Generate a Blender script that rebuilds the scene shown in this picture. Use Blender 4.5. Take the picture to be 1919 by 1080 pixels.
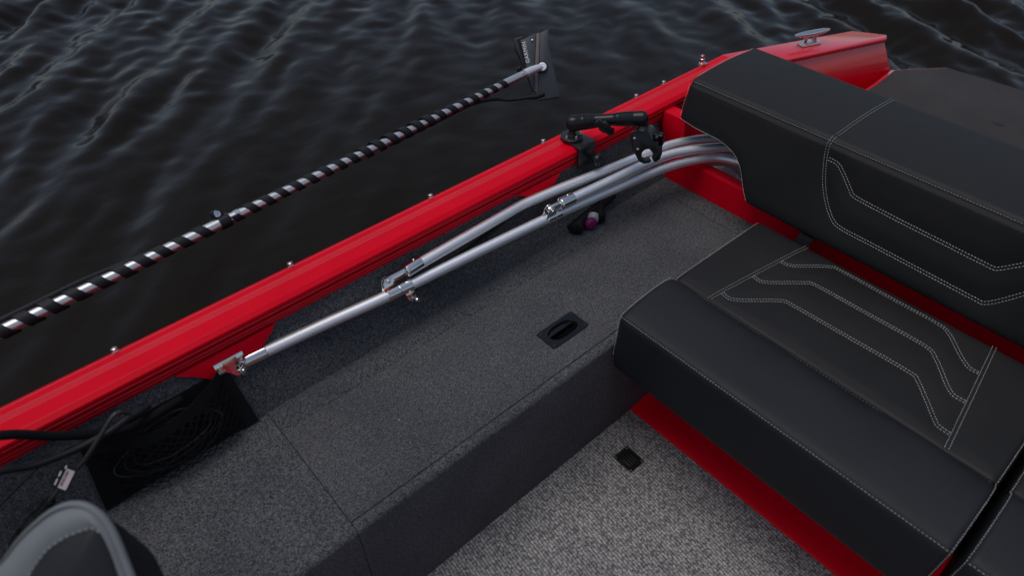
import bpy, bmesh, math, random
import numpy as np
from mathutils import Vector, Matrix

random.seed(7); rng = np.random.default_rng(7)
for o in list(bpy.data.objects): bpy.data.objects.remove(o)
SC = bpy.context.scene
COL = SC.collection

# ------------------------------------------------------------------ camera, sky, sun, exposure
YAW, PITCH = 0.844506, 0.761571
FWD = Vector((math.cos(PITCH)*math.cos(YAW), math.cos(PITCH)*math.sin(YAW), -math.sin(PITCH)))
RIGHT = Vector((math.sin(YAW), -math.cos(YAW), 0.0))
UPV = RIGHT.cross(FWD)
cd = bpy.data.cameras.new('camera'); cam = bpy.data.objects.new('camera', cd); COL.objects.link(cam)
cam.matrix_world = Matrix(((RIGHT.x, UPV.x, -FWD.x, 0), (RIGHT.y, UPV.y, -FWD.y, 0), (RIGHT.z, UPV.z, -FWD.z, 1.5), (0, 0, 0, 1)))
cd.sensor_width = 36.0; cd.lens = 36.0*1269.24/1919.0
cd.clip_start = 0.02; cd.clip_end = 3000
cd.dof.use_dof = True; cd.dof.focus_distance = 1.68; cd.dof.aperture_fstop = 2.6
SC.camera = cam

SUN_EL, SUN_AZ = math.radians(77), math.radians(150)      # azimuth measured from +X (aft) towards +Y (outboard)
w = bpy.data.worlds.new('World'); SC.world = w; w.use_nodes = True
wn = w.node_tree; bg = wn.nodes['Background']
sky = wn.nodes.new('ShaderNodeTexSky'); sky.sky_type = 'NISHITA'; sky.sun_disc = False
sky.sun_elevation = SUN_EL; sky.sun_rotation = math.pi/2 - SUN_AZ
sky.dust_density = 2.0; sky.ozone_density = 1.2; sky.air_density = 1.0
hs = wn.nodes.new('ShaderNodeHueSaturation'); hs.inputs['Saturation'].default_value = 0.82      # thin high cloud: paler than a clear sky
wn.links.new(sky.outputs[0], hs.inputs['Color']); wn.links.new(hs.outputs[0], bg.inputs[0]); bg.inputs[1].default_value = 0.115
sl = bpy.data.lights.new('sun', 'SUN'); sl.energy = 1.3; sl.angle = math.radians(38); sl.color = (1.0, 0.965, 0.93)
so = bpy.data.objects.new('sun', sl); COL.objects.link(so)
sd = Vector((math.cos(SUN_EL)*math.cos(SUN_AZ), math.cos(SUN_EL)*math.sin(SUN_AZ), math.sin(SUN_EL)))
so.rotation_euler = sd.to_track_quat('Z', 'Y').to_euler(); so.location = sd*20
SC.view_settings.view_transform = 'Standard'; SC.view_settings.look = 'None'
SC.view_settings.exposure = -0.18; SC.view_settings.gamma = 1.0; SC.view_settings.use_curve_mapping = False
SC.render.engine = 'CYCLES'

# ------------------------------------------------------------------ materials
def new_mat(name):
    m = bpy.data.materials.new(name); m.use_nodes = True
    nt = m.node_tree; return m, nt, nt.nodes['Principled BSDF']
def nd(nt, t, **kw):
    n = nt.nodes.new(t)
    for k, v in kw.items(): setattr(n, k, v)
    return n
def ramp(nt, fac, stops):
    r = nd(nt, 'ShaderNodeValToRGB'); e = r.color_ramp.elements
    while len(e) < len(stops): e.new(0.5)
    for q, (p, c) in zip(e, stops): q.position = p; q.color = (*c, 1) if len(c) == 3 else c
    nt.links.new(fac, r.inputs[0]); return r.outputs[0]
def coords(nt): return nd(nt, 'ShaderNodeTexCoord').outputs['Object']
def noise(nt, co, scale, detail=3, rough=0.55, dist=0.0):
    n = nd(nt, 'ShaderNodeTexNoise'); n.inputs['Scale'].default_value = scale; n.inputs['Detail'].default_value = detail
    n.inputs['Roughness'].default_value = rough; n.inputs['Distortion'].default_value = dist
    nt.links.new(co, n.inputs['Vector']); return n.outputs[0]
def bump(nt, b, h, strength, dist):
    n = nd(nt, 'ShaderNodeBump'); n.inputs['Strength'].default_value = strength; n.inputs['Distance'].default_value = dist
    nt.links.new(h, n.inputs['Height']); nt.links.new(n.outputs[0], b.inputs['Normal']); return n
def mixc(nt, fac, a, b, mode='MIX'):
    n = nd(nt, 'ShaderNodeMix', data_type='RGBA', blend_type=mode)
    if isinstance(fac, (int, float)): n.inputs[0].default_value = fac
    else: nt.links.new(fac, n.inputs[0])
    for s, v in ((6, a), (7, b)):
        if isinstance(v, tuple): n.inputs[s].default_value = (*v, 1)
        else: nt.links.new(v, n.inputs[s])
    return n.outputs[2]
def mapr(nt, v, a, b, c, d):
    n = nd(nt, 'ShaderNodeMapRange'); nt.links.new(v, n.inputs[0])
    for i, x in enumerate((a, b, c, d)): n.inputs[i+1].default_value = x
    return n.outputs[0]

def simple(name, col, rough, metal=0.0, coat=0.0, spec=0.5, grain=0.0, gscale=300, rvar=0.0):
    m, nt, b = new_mat(name); co = coords(nt)
    b.inputs['Metallic'].default_value = metal; b.inputs['Coat Weight'].default_value = coat
    b.inputs['Coat Roughness'].default_value = 0.12
    b.inputs['Specular IOR Level'].default_value = spec
    n1 = noise(nt, co, 22, 4)
    c = ramp(nt, n1, [(0.3, tuple(x*0.9 for x in col)), (0.7, tuple(min(1, x*1.08) for x in col))])
    nt.links.new(c, b.inputs['Base Color'])
    nt.links.new(mapr(nt, n1, 0.3, 0.7, rough-rvar, rough+rvar), b.inputs['Roughness'])
    if grain > 0: bump(nt, b, noise(nt, co, gscale, 2), grain, 0.001)
    return m

def red_paint(name, rough, coat):
    m, nt, b = new_mat(name); co = coords(nt)
    n1 = noise(nt, co, 9, 5); n2 = noise(nt, co, 160, 3)
    c = ramp(nt, n1, [(0.3, (0.62, 0.0006, 0.013)), (0.7, (0.68, 0.0008, 0.015))])
    # a few pale dust flecks
    v = nd(nt, 'ShaderNodeTexVoronoi', feature='F1'); v.inputs['Scale'].default_value = 16; nt.links.new(co, v.inputs['Vector'])
    f = mapr(nt, v.outputs['Distance'], 0.014, 0.020, 0.30, 0.0)
    c = mixc(nt, f, c, (0.6, 0.35, 0.33))
    nt.links.new(c, b.inputs['Base Color'])
    nt.links.new(mapr(nt, n1, 0.3, 0.7, rough-0.05, rough+0.07), b.inputs['Roughness'])
    b.inputs['Coat Weight'].default_value = coat; b.inputs['Coat Roughness'].default_value = 0.1
    b.inputs['Specular IOR Level'].default_value = 0.08 if coat < 0.3 else 0.6
    bump(nt, b, n2, 0.04, 0.001)
    return m
M = {}
M['red'] = red_paint('red_paint', 0.42, 0.02)
M['red_gloss'] = red_paint('red_gloss', 0.25, 1.0)

def carpet(name, dark, light):
    m, nt, b = new_mat(name); co = coords(nt)
    fine = noise(nt, co, 340, 3, 0.75); mid = noise(nt, co, 120, 3, 0.65); big = noise(nt, co, 7, 4, 0.6)
    c = ramp(nt, fine, [(0.36, dark), (0.50, tuple((x+y)/2 for x, y in zip(dark, light))), (0.66, light)])
    c2 = ramp(nt, mid, [(0.35, (0.74, 0.74, 0.76)), (0.65, (1.22, 1.22, 1.22))])
    c = mixc(nt, 1.0, c, c2, 'MULTIPLY')
    c3 = ramp(nt, big, [(0.3, (0.80, 0.81, 0.84)), (0.7, (1.15, 1.14, 1.12))])
    c = mixc(nt, 1.0, c, c3, 'MULTIPLY')
    nt.links.new(c, b.inputs['Base Color'])
    b.inputs['Roughness'].default_value = 1.0; b.inputs['Specular IOR Level'].default_value = 0.1
    b.inputs['Sheen Weight'].default_value = 0.06; b.inputs['Sheen Roughness'].default_value = 0.6
    h = nd(nt, 'ShaderNodeMath', operation='ADD'); nt.links.new(fine, h.inputs[0]); nt.links.new(mid, h.inputs[1])
    bump(nt, b, h.outputs[0], 0.9, 0.004)
    return m
M['carpet'] = carpet('charcoal_carpet', (0.005, 0.005, 0.006), (0.160, 0.162, 0.170))

def woven():
    m, nt, b = new_mat('woven_floor'); co = coords(nt)
    nz = nd(nt, 'ShaderNodeTexNoise'); nz.inputs['Scale'].default_value = 70; nz.inputs['Detail'].default_value = 2
    nt.links.new(co, nz.inputs['Vector'])
    mul = nd(nt, 'ShaderNodeVectorMath', operation='MULTIPLY_ADD'); mul.inputs[1].default_value = (0.006, 0.006, 0)
    nt.links.new(nz.outputs['Color'], mul.inputs[0]); nt.links.new(co, mul.inputs[2])
    mp = nd(nt, 'ShaderNodeMapping'); mp.inputs['Rotation'].default_value = (0, 0, math.radians(96)); nt.links.new(mul.outputs[0], mp.inputs[0])
    br = nd(nt, 'ShaderNodeTexBrick'); br.offset = 0.5; br.inputs['Scale'].default_value = 1
    br.inputs['Brick Width'].default_value = 0.017; br.inputs['Row Height'].default_value = 0.0075
    br.inputs['Mortar Size'].default_value = 0.0016; br.inputs['Mortar Smooth'].default_value = 0.5
    br.inputs['Color1'].default_value = (0.345, 0.338, 0.332, 1); br.inputs['Color2'].default_value = (0.265, 0.261, 0.258, 1)
    br.inputs['Mortar'].default_value = (0.13, 0.13, 0.132, 1)
    nt.links.new(mp.outputs[0], br.inputs['Vector'])
    fl = noise(nt, co, 260, 3, 0.7)
    c = mixc(nt, 1.0, br.outputs['Color'], ramp(nt, fl, [(0.35, (0.6, 0.6, 0.6)), (0.6, (1.15, 1.15, 1.15))]), 'MULTIPLY')
    dk = noise(nt, co, 120, 2, 0.6)
    c = mixc(nt, 1.0, c, ramp(nt, dk, [(0.40, (0.50, 0.50, 0.51)), (0.54, (1.08, 1.07, 1.05))]), 'MULTIPLY')
    big = noise(nt, co, 5, 4)
    c = mixc(nt, 1.0, c, ramp(nt, big, [(0.3, (0.82, 0.82, 0.84)), (0.7, (1.12, 1.11, 1.1))]), 'MULTIPLY')
    nt.links.new(c, b.inputs['Base Color']); b.inputs['Roughness'].default_value = 0.75
    b.inputs['Specular IOR Level'].default_value = 0.3
    bump(nt, b, br.outputs['Fac'], -0.7, 0.002)
    return m
M['woven'] = woven()

def vinyl(name, col, rough=0.56, sheen=0.0):
    m, nt, b = new_mat(name); co = coords(nt)
    v = nd(nt, 'ShaderNodeTexVoronoi', feature='DISTANCE_TO_EDGE'); v.inputs['Scale'].default_value = 520
    nt.links.new(co, v.inputs['Vector'])
    big = noise(nt, co, 6, 5, 0.6); mid = noise(nt, co, 60, 3)
    c = ramp(nt, big, [(0.3, tuple(x*0.85 for x in col)), (0.7, tuple(x*1.15 for x in col))])
    nt.links.new(c, b.inputs['Base Color'])
    nt.links.new(mapr(nt, big, 0.3, 0.7, rough-0.05, rough+0.08), b.inputs['Roughness'])
    b.inputs['Specular IOR Level'].default_value = 0.26
    h = nd(nt, 'ShaderNodeMath', operation='MULTIPLY_ADD'); nt.links.new(mid, h.inputs[0]); h.inputs[1].default_value = 0.6
    nt.links.new(v.outputs['Distance'], h.inputs[2])
    b1 = bump(nt, b, h.outputs[0], 0.22, 0.0012)
    mp = nd(nt, 'ShaderNodeMapping'); mp.inputs['Scale'].default_value = (14, 5, 9); mp.inputs['Rotation'].default_value = (0, 0, 0.5); nt.links.new(co, mp.inputs[0])
    cr = noise(nt, mp.outputs[0], 1.0, 3, 0.5, 1.2)
    b2 = nd(nt, 'ShaderNodeBump'); b2.inputs['Strength'].default_value = 0.14; b2.inputs['Distance'].default_value = 0.004
    nt.links.new(cr, b2.inputs['Height']); nt.links.new(b2.outputs[0], b1.inputs['Normal'])
    return m
M['vinyl'] = vinyl('black_vinyl', (0.013, 0.0125, 0.0125))
M['vinyl_smooth'] = vinyl('black_vinyl_smooth', (0.012, 0.013, 0.0155), 0.55)
M['vinyl_grey'] = vinyl('grey_vinyl', (0.150, 0.158, 0.164), 0.5)
M['vinyl_light'] = vinyl('light_grey_vinyl', (0.34, 0.34, 0.36), 0.5)
M['thread'] = simple('pale_thread', (0.50, 0.49, 0.46), 0.8)
M['chrome'] = simple('polished_steel', (0.72, 0.71, 0.69), 0.09, metal=1.0, rvar=0.03)
M['bolt'] = simple('nickel', (0.66, 0.62, 0.58), 0.22, metal=1.0, rvar=0.05)
M['black'] = simple('black_plastic', (0.006, 0.0065, 0.008), 0.36, spec=0.35, grain=0.15, gscale=500, rvar=0.08)
M['black_metal'] = simple('black_coated_metal', (0.012, 0.012, 0.013), 0.38, grain=0.1, gscale=700, rvar=0.06)
M['rubber'] = simple('black_rubber', (0.006, 0.006, 0.0075), 0.6, spec=0.35, grain=0.2, gscale=400, rvar=0.06)
M['gloss_black'] = simple('glossy_black', (0.004, 0.0042, 0.005), 0.2, spec=0.4, rvar=0.05)
M['web'] = simple('black_webbing', (0.006, 0.006, 0.007), 0.9, spec=0.15, grain=0.5, gscale=900)
M['head'] = simple('slate_housing', (0.034, 0.040, 0.047), 0.5, grain=0.08, gscale=600, rvar=0.06)
M['strip'] = simple('brown_grey_edge', (0.11, 0.09, 0.082), 0.45)
M['print'] = simple('pale_print', (0.8, 0.8, 0.82), 0.6)
M['label_white'] = simple('label_paper', (0.62, 0.50, 0.50), 0.6)
M['purple'] = simple('magenta_cap', (0.19, 0.004, 0.085), 0.4)
M['pvc'] = simple('grey_white_plastic', (0.45, 0.45, 0.45), 0.35)
M['cloth'] = simple('grey_cloth', (0.36, 0.33, 0.33), 0.9, grain=0.4, gscale=120)
M['hull'] = simple('hull_grey', (0.022, 0.022, 0.024), 0.5)

def brushed(name, col, rough):
    m, nt, b = new_mat(name); co = coords(nt)
    mp = nd(nt, 'ShaderNodeMapping'); mp.inputs['Scale'].default_value = (40, 900, 900); nt.links.new(co, mp.inputs[0])
    n1 = noise(nt, mp.outputs[0], 1.0, 3)
    c = ramp(nt, n1, [(0.3, tuple(x*0.93 for x in col)), (0.7, col)]); nt.links.new(c, b.inputs['Base Color'])
    b.inputs['Metallic'].default_value = 1.0
    nt.links.new(mapr(nt, n1, 0.3, 0.7, rough-0.04, rough+0.06), b.inputs['Roughness'])
    return m
M['alu'] = brushed('satin_aluminium', (0.90, 0.905, 0.92), 0.52)
M['steel'] = brushed('brushed_steel', (0.74, 0.73, 0.71), 0.36)

def deck_mat():
    m, nt, b = new_mat('deck_mat'); co = coords(nt)
    big = noise(nt, co, 3.5, 5, 0.65); st = noise(nt, co, 9, 3, 0.6); fine = noise(nt, co, 300, 2)
    c = ramp(nt, big, [(0.3, (0.030, 0.027, 0.027)), (0.7, (0.047, 0.042, 0.041))])
    c = mixc(nt, ramp(nt, st, [(0.66, (0, 0, 0)), (0.70, (1, 1, 1))]), c, (0.022, 0.021, 0.022))
    nt.links.new(c, b.inputs['Base Color']); b.inputs['Roughness'].default_value = 0.85; b.inputs['Specular IOR Level'].default_value = 0.2
    bump(nt, b, fine, 0.3, 0.001); return m
M['deck'] = deck_mat()
M['ridge'] = simple('ridge_highlight_red', (0.62, 0.085, 0.095), 0.4)  # paler red with the glint of the gunwale ridges put into the colour

def water_mat():
    m, nt, b = new_mat('dark_lake_water'); co = coords(nt)
    b.inputs['Base Color'].default_value = (0.0085, 0.0055, 0.0020, 1)
    b.inputs['Roughness'].default_value = 0.08; b.inputs['IOR'].default_value = 1.22
    b.inputs['Specular IOR Level'].default_value = 0.5
    mp = nd(nt, 'ShaderNodeMapping'); mp.inputs['Rotation'].default_value = (0, 0, math.radians(-53)); mp.inputs['Scale'].default_value = (5, 14, 1)
    nt.links.new(co, mp.inputs[0])
    n1 = noise(nt, mp.outputs[0], 1.0, 3, 0.55, 0.6); n2 = noise(nt, co, 22, 2)
    h = nd(nt, 'ShaderNodeMath', operation='MULTIPLY_ADD'); nt.links.new(n2, h.inputs[0]); h.inputs[1].default_value = 0.22
    nt.links.new(n1, h.inputs[2])
    bump(nt, b, h.outputs[0], 0.12, 0.015)
    return m
M['water'] = water_mat()

# ------------------------------------------------------------------ mesh helpers
ORG = {}
def V3(p): return np.array(p, float)
def unit(v): v = V3(v); return v/np.linalg.norm(v)
class Geo:
    def __init__(s): s.v = []; s.f = []
    def add(s, v, f):
        n = len(s.v); s.v.extend([tuple(map(float, p)) for p in v]); s.f.extend([tuple(i+n for i in q) for q in f]); return s
    def box(s, c, size, ax=None):
        c = V3(c); a = [V3((1,0,0)), V3((0,1,0)), V3((0,0,1))] if ax is None else [unit(x) for x in ax]
        h = [x/2 for x in size]
        v = [c+a[0]*h[0]*i+a[1]*h[1]*j+a[2]*h[2]*k for k in (-1,1) for j in (-1,1) for i in (-1,1)]
        return s.add(v, [(0,2,3,1),(4,5,7,6),(0,1,5,4),(2,6,7,3),(0,4,6,2),(1,3,7,5)])
    def tube(s, path, r, seg=16, cap=True):
        P = np.array(path, float); n = len(P)
        R = np.full(n, r) if np.isscalar(r) else np.array(r, float)
        T = np.gradient(P, axis=0); T /= np.linalg.norm(T, axis=1)[:, None]+1e-12
        a = V3((0,0,1)) if abs(T[0][2]) < 0.9 else V3((1,0,0))
        N = unit(np.cross(T[0], a)); v = []
        for i in range(n):
            N = N-T[i]*(N@T[i]); N = unit(N); B = np.cross(T[i], N)
            for k in range(seg):
                t = 2*math.pi*k/seg; v.append(P[i]+R[i]*(math.cos(t)*N+math.sin(t)*B))
        f = [(i*seg+k, i*seg+(k+1) % seg, (i+1)*seg+(k+1) % seg, (i+1)*seg+k) for i in range(n-1) for k in range(seg)]
        if cap: f += [tuple(range(seg-1, -1, -1)), tuple((n-1)*seg+k for k in range(seg))]
        return s.add(v, f)
    def lathe(s, prof, o, ax, seg=20):           # prof: (radius, height along axis)
        ax = unit(ax); a = V3((0,0,1)) if abs(ax[2]) < 0.9 else V3((1,0,0))
        N = unit(np.cross(ax, a)); B = np.cross(ax, N); v = []; o = V3(o)
        for r, h in prof:
            for k in range(seg):
                t = 2*math.pi*k/seg; v.append(o+ax*h+max(r, 1e-5)*(math.cos(t)*N+math.sin(t)*B))
        n = len(prof)
        f = [(i*seg+k, i*seg+(k+1) % seg, (i+1)*seg+(k+1) % seg, (i+1)*seg+k) for i in range(n-1) for k in range(seg)]
        f += [tuple(range(seg-1, -1, -1)), tuple((n-1)*seg+k for k in range(seg))]
        return s.add(v, f)
    def prism(s, poly, o, u, v, d):              # polygon in the u,v frame at o, extruded by the vector d
        o, u, v, d = V3(o), V3(u), V3(v), V3(d); n = len(poly)
        a = [o+u*p[0]+v*p[1] for p in poly]; b = [p+d for p in a]
        f = [tuple(range(n)), tuple(range(2*n-1, n-1, -1))]+[(i, i+n, (i+1) % n+n, (i+1) % n) for i in range(n)]
        return s.add(a+b, f)
    def loft(s, secs, closed=True, cap=True):    # rows of points
        n = len(secs); m = len(secs[0]); v = [p for q in secs for p in q]
        K = m if closed else m-1
        f = [(i*m+k, i*m+(k+1) % m, (i+1)*m+(k+1) % m, (i+1)*m+k) for i in range(n-1) for k in range(K)]
        if cap and closed: f += [tuple(range(m-1, -1, -1)), tuple((n-1)*m+k for k in range(m))]
        return s.add(v, f)
    def sphere(s, c, r, sc=(1,1,1), seg=14, rings=9):
        c = V3(c); v = []; f = []
        for i in range(rings+1):
            t = math.pi*i/rings
            for k in range(seg):
                p = 2*math.pi*k/seg
                v.append(c+V3((r*sc[0]*math.sin(t)*math.cos(p), r*sc[1]*math.sin(t)*math.sin(p), r*sc[2]*math.cos(t))))
        for i in range(rings):
            for k in range(seg): f.append((i*seg+k, (i+1)*seg+k, (i+1)*seg+(k+1) % seg, i*seg+(k+1) % seg))
        return s.add(v, f)

def org(p): return V3(ORG.get(p.name, (0,0,0))) if p else V3((0,0,0))
def put(name, g, mat, parent=None, bevel=0.0, seg=2, smooth=True, angle=38, base=None, weld=False):
    vs = np.array(g.v, float)
    if parent is not None: o0 = org(parent)
    elif base is not None: o0 = V3(base)
    else: o0 = V3(((vs[:,0].min()+vs[:,0].max())/2, (vs[:,1].min()+vs[:,1].max())/2, vs[:,2].min()))
    me = bpy.data.meshes.new(name); me.from_pydata([tuple(p) for p in vs-o0], [], g.f)
    bm = bmesh.new(); bm.from_mesh(me)
    if weld: bmesh.ops.remove_doubles(bm, verts=bm.verts, dist=1e-5)
    bmesh.ops.recalc_face_normals(bm, faces=bm.faces)
    if bevel > 0:
        ed = [e for e in bm.edges if len(e.link_faces) == 2 and e.calc_face_angle(0) > math.radians(30)]
        bmesh.ops.bevel(bm, geom=ed, offset=bevel, segments=seg, profile=0.5, affect='EDGES', clamp_overlap=True)
    bm.to_mesh(me); bm.free()
    if smooth:
        me.shade_smooth(); me.set_sharp_from_angle(angle=math.radians(angle))
    me.materials.append(M[mat] if isinstance(mat, str) else mat)
    o = bpy.data.objects.new(name, me); COL.objects.link(o)
    if parent is not None: o.parent = parent
    else: o.location = o0
    ORG[o.name] = tuple(o0)
    return o
def thing(name, label, cat, loc, group=None):
    o = bpy.data.objects.new(name, None); COL.objects.link(o); o.location = loc; o.empty_display_size = 0.1
    ORG[o.name] = tuple(loc); tag(o, label, cat, group); return o
def tag(o, label, cat, group=None):
    o['label'] = label; o['category'] = cat
    if group: o['group'] = group
    return o
def catmull(P, n=10):
    P = [V3(p) for p in P]; P = [2*P[0]-P[1]]+P+[2*P[-1]-P[-2]]; out = []
    for i in range(1, len(P)-2):
        for k in range(n):
            t = k/n; a, b, c, d = P[i-1:i+3]
            out.append(0.5*((2*b)+(c-a)*t+(2*a-5*b+4*c-d)*t*t+(3*b-a-3*c+d)*t**3))
    out.append(P[-2]); return np.array(out)
def resample(P, step):
    P = np.array(P, float); d = np.r_[0, np.cumsum(np.linalg.norm(np.diff(P, axis=0), axis=1))]
    n = max(2, int(round(d[-1]/step))+1); s = np.linspace(0, d[-1], n)
    return np.stack([np.interp(s, d, P[:, k]) for k in range(P.shape[1])], 1)
def stitch(g, path, nrm, length=0.0048, gap=0.0017, wd=0.0010, th=0.0008):
    """thread stitches as small tapered bars laid along a 3-D path; nrm is a vector or one per point"""
    Q = resample(path, length+gap)
    for i in range(len(Q)-1):
        a, b = Q[i], Q[i+1]; t = b-a; L = np.linalg.norm(t)
        if L < 1e-6: continue
        t = t/L; n = unit(nrm(0.5*(a+b)) if callable(nrm) else nrm)
        s = np.cross(n, t); s = unit(s); c = (a+b)/2+n*th*0.35+s*rng.uniform(-0.0002, 0.0002); h = length/2*rng.uniform(0.9, 1.05)
        s = unit(s*1.0+t*0.18)
        v = [c-t*h, c-t*h*0.6+s*wd/2, c-t*h*0.6+n*th, c-t*h*0.6-s*wd/2, c+t*h*0.6+s*wd/2, c+t*h*0.6+n*th, c+t*h*0.6-s*wd/2, c+t*h]
        g.add(v, [(0,1,2),(0,2,3),(1,4,5,2),(2,5,6,3),(4,7,5),(5,7,6),(0,3,1),(1,3,6,4),(4,6,7)])
def text_geo(body, size, o, u, v, extrude=0.0004):
    cu = bpy.data.curves.new('lettering', 'FONT'); cu.body = body; cu.size = size; cu.align_x = 'CENTER'; cu.align_y = 'CENTER'
    cu.space_character = 1.12; cu.resolution_u = 3
    to = bpy.data.objects.new('lettering', cu); COL.objects.link(to)
    dg = bpy.context.evaluated_depsgraph_get(); me = bpy.data.meshes.new_from_object(to.evaluated_get(dg))
    g = Geo(); o, u, v = V3(o), unit(u), unit(v)
    g.add([o+u*p.co.x+v*p.co.y for p in me.vertices], [tuple(q.vertices) for q in me.polygons])
    bpy.data.objects.remove(to); bpy.data.curves.remove(cu); bpy.data.meshes.remove(me)
    return g

# ------------------------------------------------------------------ water
def build_water():
    near = np.arange(-2.0, 7.2, 0.0165)
    def axis(a0, a1, lo, hi):
        mid = np.arange(a0, a1, 0.0165)
        k = 0.0165*1.25**np.arange(1, 46); left = a0-np.cumsum(k); right = mid[-1]+np.cumsum(k)
        return np.r_[left[::-1][left[::-1] > lo], mid, right[right < hi]]
    X = axis(-0.9, 5.6, -900, 900); Y = axis(0.5, 5.8, -900, 900)
    gx, gy = np.meshgrid(X, Y, indexing='ij'); z = np.zeros_like(gx)
    r2 = np.random.default_rng(21)
    def train(n, az, spread, l0, l1, slope):
        nonlocal z
        for _ in range(n):
            a = math.radians(az+r2.normal(0, spread)); L = math.exp(r2.uniform(math.log(l0), math.log(l1)))
            k = 2*math.pi/L; A = slope/k/math.sqrt(n)*math.sqrt(2)
            ph = k*(gx*math.cos(a)+gy*math.sin(a))+r2.uniform(0, 6.28)
            s = np.sin(ph); z += A*(s+0.18*np.cos(2*ph))
    train(34, -37, 13, 0.24, 0.64, 0.215)
    train(24, -8, 30, 0.16, 0.40, 0.075)
    train(24, -40, 14, 0.11, 0.22, 0.07)
    train(26, 60, 26, 0.09, 0.2, 0.05)
    side = np.abs((gx-2.0)*0.748-(gy-2.2)*0.664)          # livelier away from the middle, where the hull shelters it
    env = 0.72+0.20*side+0.25*np.sin(gx*0.9+1.0)*np.cos(gy*0.8+0.6)
    z *= np.clip(env, 0.4, 1.35)
    # sheltered and calmer close to the hull
    d = np.clip((gy-1.25)/2.1, 0, 1); d = np.maximum(d, np.clip((gx-2.7)/1.2, 0, 1)); z *= 0.07+0.93*d
    far = np.hypot(np.maximum(0, np.abs(gx-2.3)-4), np.maximum(0, np.abs(gy-3)-4)); z *= np.exp(-far/6)
    nx, ny = gx.shape
    v = np.stack([gx, gy, z-0.06], -1).reshape(-1, 3)
    idx = np.arange(nx*ny).reshape(nx, ny)
    f = np.stack([idx[:-1,:-1], idx[1:,:-1], idx[1:,1:], idx[:-1,1:]], -1).reshape(-1, 4)
    me = bpy.data.meshes.new('water'); me.vertices.add(len(v)); me.vertices.foreach_set('co', v.ravel())
    me.loops.add(f.size); me.loops.foreach_set('vertex_index', f.ravel().astype(np.int32))
    me.polygons.add(len(f)); me.polygons.foreach_set('loop_start', np.arange(0, f.size, 4, dtype=np.int32))
    me.update(); me.validate(); me.shade_smooth(); me.materials.append(M['water'])
    o = bpy.data.objects.new('water', me); COL.objects.link(o); o['kind'] = 'structure'
build_water()

# ------------------------------------------------------------------ the boat
HB = 0.3555; YB = 0.6088; ZG = 0.57
boat = thing('fishing_boat', 'red fishing boat with grey carpeted side locker, seen from inside, on dark water', 'boat', (0.8, 0.0, -0.12))
def sweep_x(poly, x0, x1): return Geo().prism(poly, (x0,0,0), (0,1,0), (0,0,1), (x1-x0,0,0))

# hull skin below the gunwale
g = Geo()
sec = lambda x, yo, yb: [(x, yo, 0.53), (x, yo-0.01, 0.2), (x, yb, -0.12), (x, -yb, -0.12), (x, -yo+0.01, 0.2), (x, -yo, 0.53),
                         (x, -yo+0.03, 0.53), (x, -yo+0.04, 0.2), (x, -yb+0.03, -0.09), (x, yb-0.03, -0.09), (x, yo-0.04, 0.2), (x, yo-0.03, 0.53)]
g.loft([sec(-1.3, 1.06, 0.95), sec(1.84, 1.06, 0.95), sec(2.30, 0.88, 0.80)])
g.loft([[(p[0], p[1], min(p[2], 0.29)) for p in sec(2.301, 0.80, 0.74)], [(p[0], p[1], min(p[2], 0.29)) for p in sec(2.50, 0.62, 0.58)]])
put('hull', g, 'red_gloss', boat, angle=30)

# gunwale extrusion: section (y, z) with fine raised hairline ribs and a stepped inner lip
def rib(y, z=ZG, w=0.0013, h=0.0015): return [(y+w, z), (y+w*0.4, z+h), (y-w*0.4, z+h), (y-w, z)]
pr = [(1.080, 0.505), (1.0865, 0.515), (1.0865, ZG-0.007), (1.0845, ZG-0.0025), (1.080, ZG)]
pr += [(1.0135, ZG), (1.0115, ZG-0.0006), (1.0020, ZG-0.0065), (1.0010, ZG-0.010), (1.0025, ZG-0.0175), (1.0010, ZG-0.0185), (1.0025, ZG-0.0195),
       (1.0040, ZG-0.0235), (1.0105, ZG-0.0245), (1.0105, ZG-0.0300), (1.0050, ZG-0.0310), (1.0035, ZG-0.0325), (1.0050, ZG-0.034),
       (1.0075, ZG-0.0415), (1.0062, ZG-0.0425), (1.0078, ZG-0.0435), (1.0120, ZG-0.055), (1.0150, ZG-0.057), (1.030, ZG-0.057), (1.070, 0.500)]
gun = put('gunwale', sweep_x(pr, -1.3, 1.836), 'red', boat, smooth=False)
# hairline ridges of the extrusion, their highlights painted in as a paler red
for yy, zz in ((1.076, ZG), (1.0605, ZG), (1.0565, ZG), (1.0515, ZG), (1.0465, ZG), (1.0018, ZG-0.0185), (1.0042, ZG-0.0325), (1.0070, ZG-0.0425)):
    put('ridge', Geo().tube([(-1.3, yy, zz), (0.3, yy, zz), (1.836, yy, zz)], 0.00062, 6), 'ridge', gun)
# snap studs on the outer edge
for x in (-0.358, 0.0, 0.351, 0.709, 1.068, 1.430, 1.551):
    g = Geo().lathe([(0.0062, 0), (0.0062, 0.0015), (0.0048, 0.002), (0.0042, 0.0045), (0.0056, 0.006), (0.0056, 0.0085), (0.0040, 0.0098), (0.0, 0.0100)], (x, 1.0805, ZG-0.0004), (0, 0.25, 1), 14)
    put('snap_stud', g, 'bolt', gun)
# tall hose fitting
g = Geo().box((1.735, 1.080, ZG+0.002), (0.032, 0.014, 0.004)); g.lathe([(0.010, 0), (0.010, 0.006), (0.0058, 0.008), (0.0058, 0.014), (0.0070, 0.015), (0.0070, 0.019), (0.0055, 0.020), (0.0055, 0.029), (0.004, 0.030)], (1.73, 1.080, ZG+0.003), (-0.06, 0.1, 1), 16)
put('hose_fitting', g, 'bolt', gun)
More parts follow.
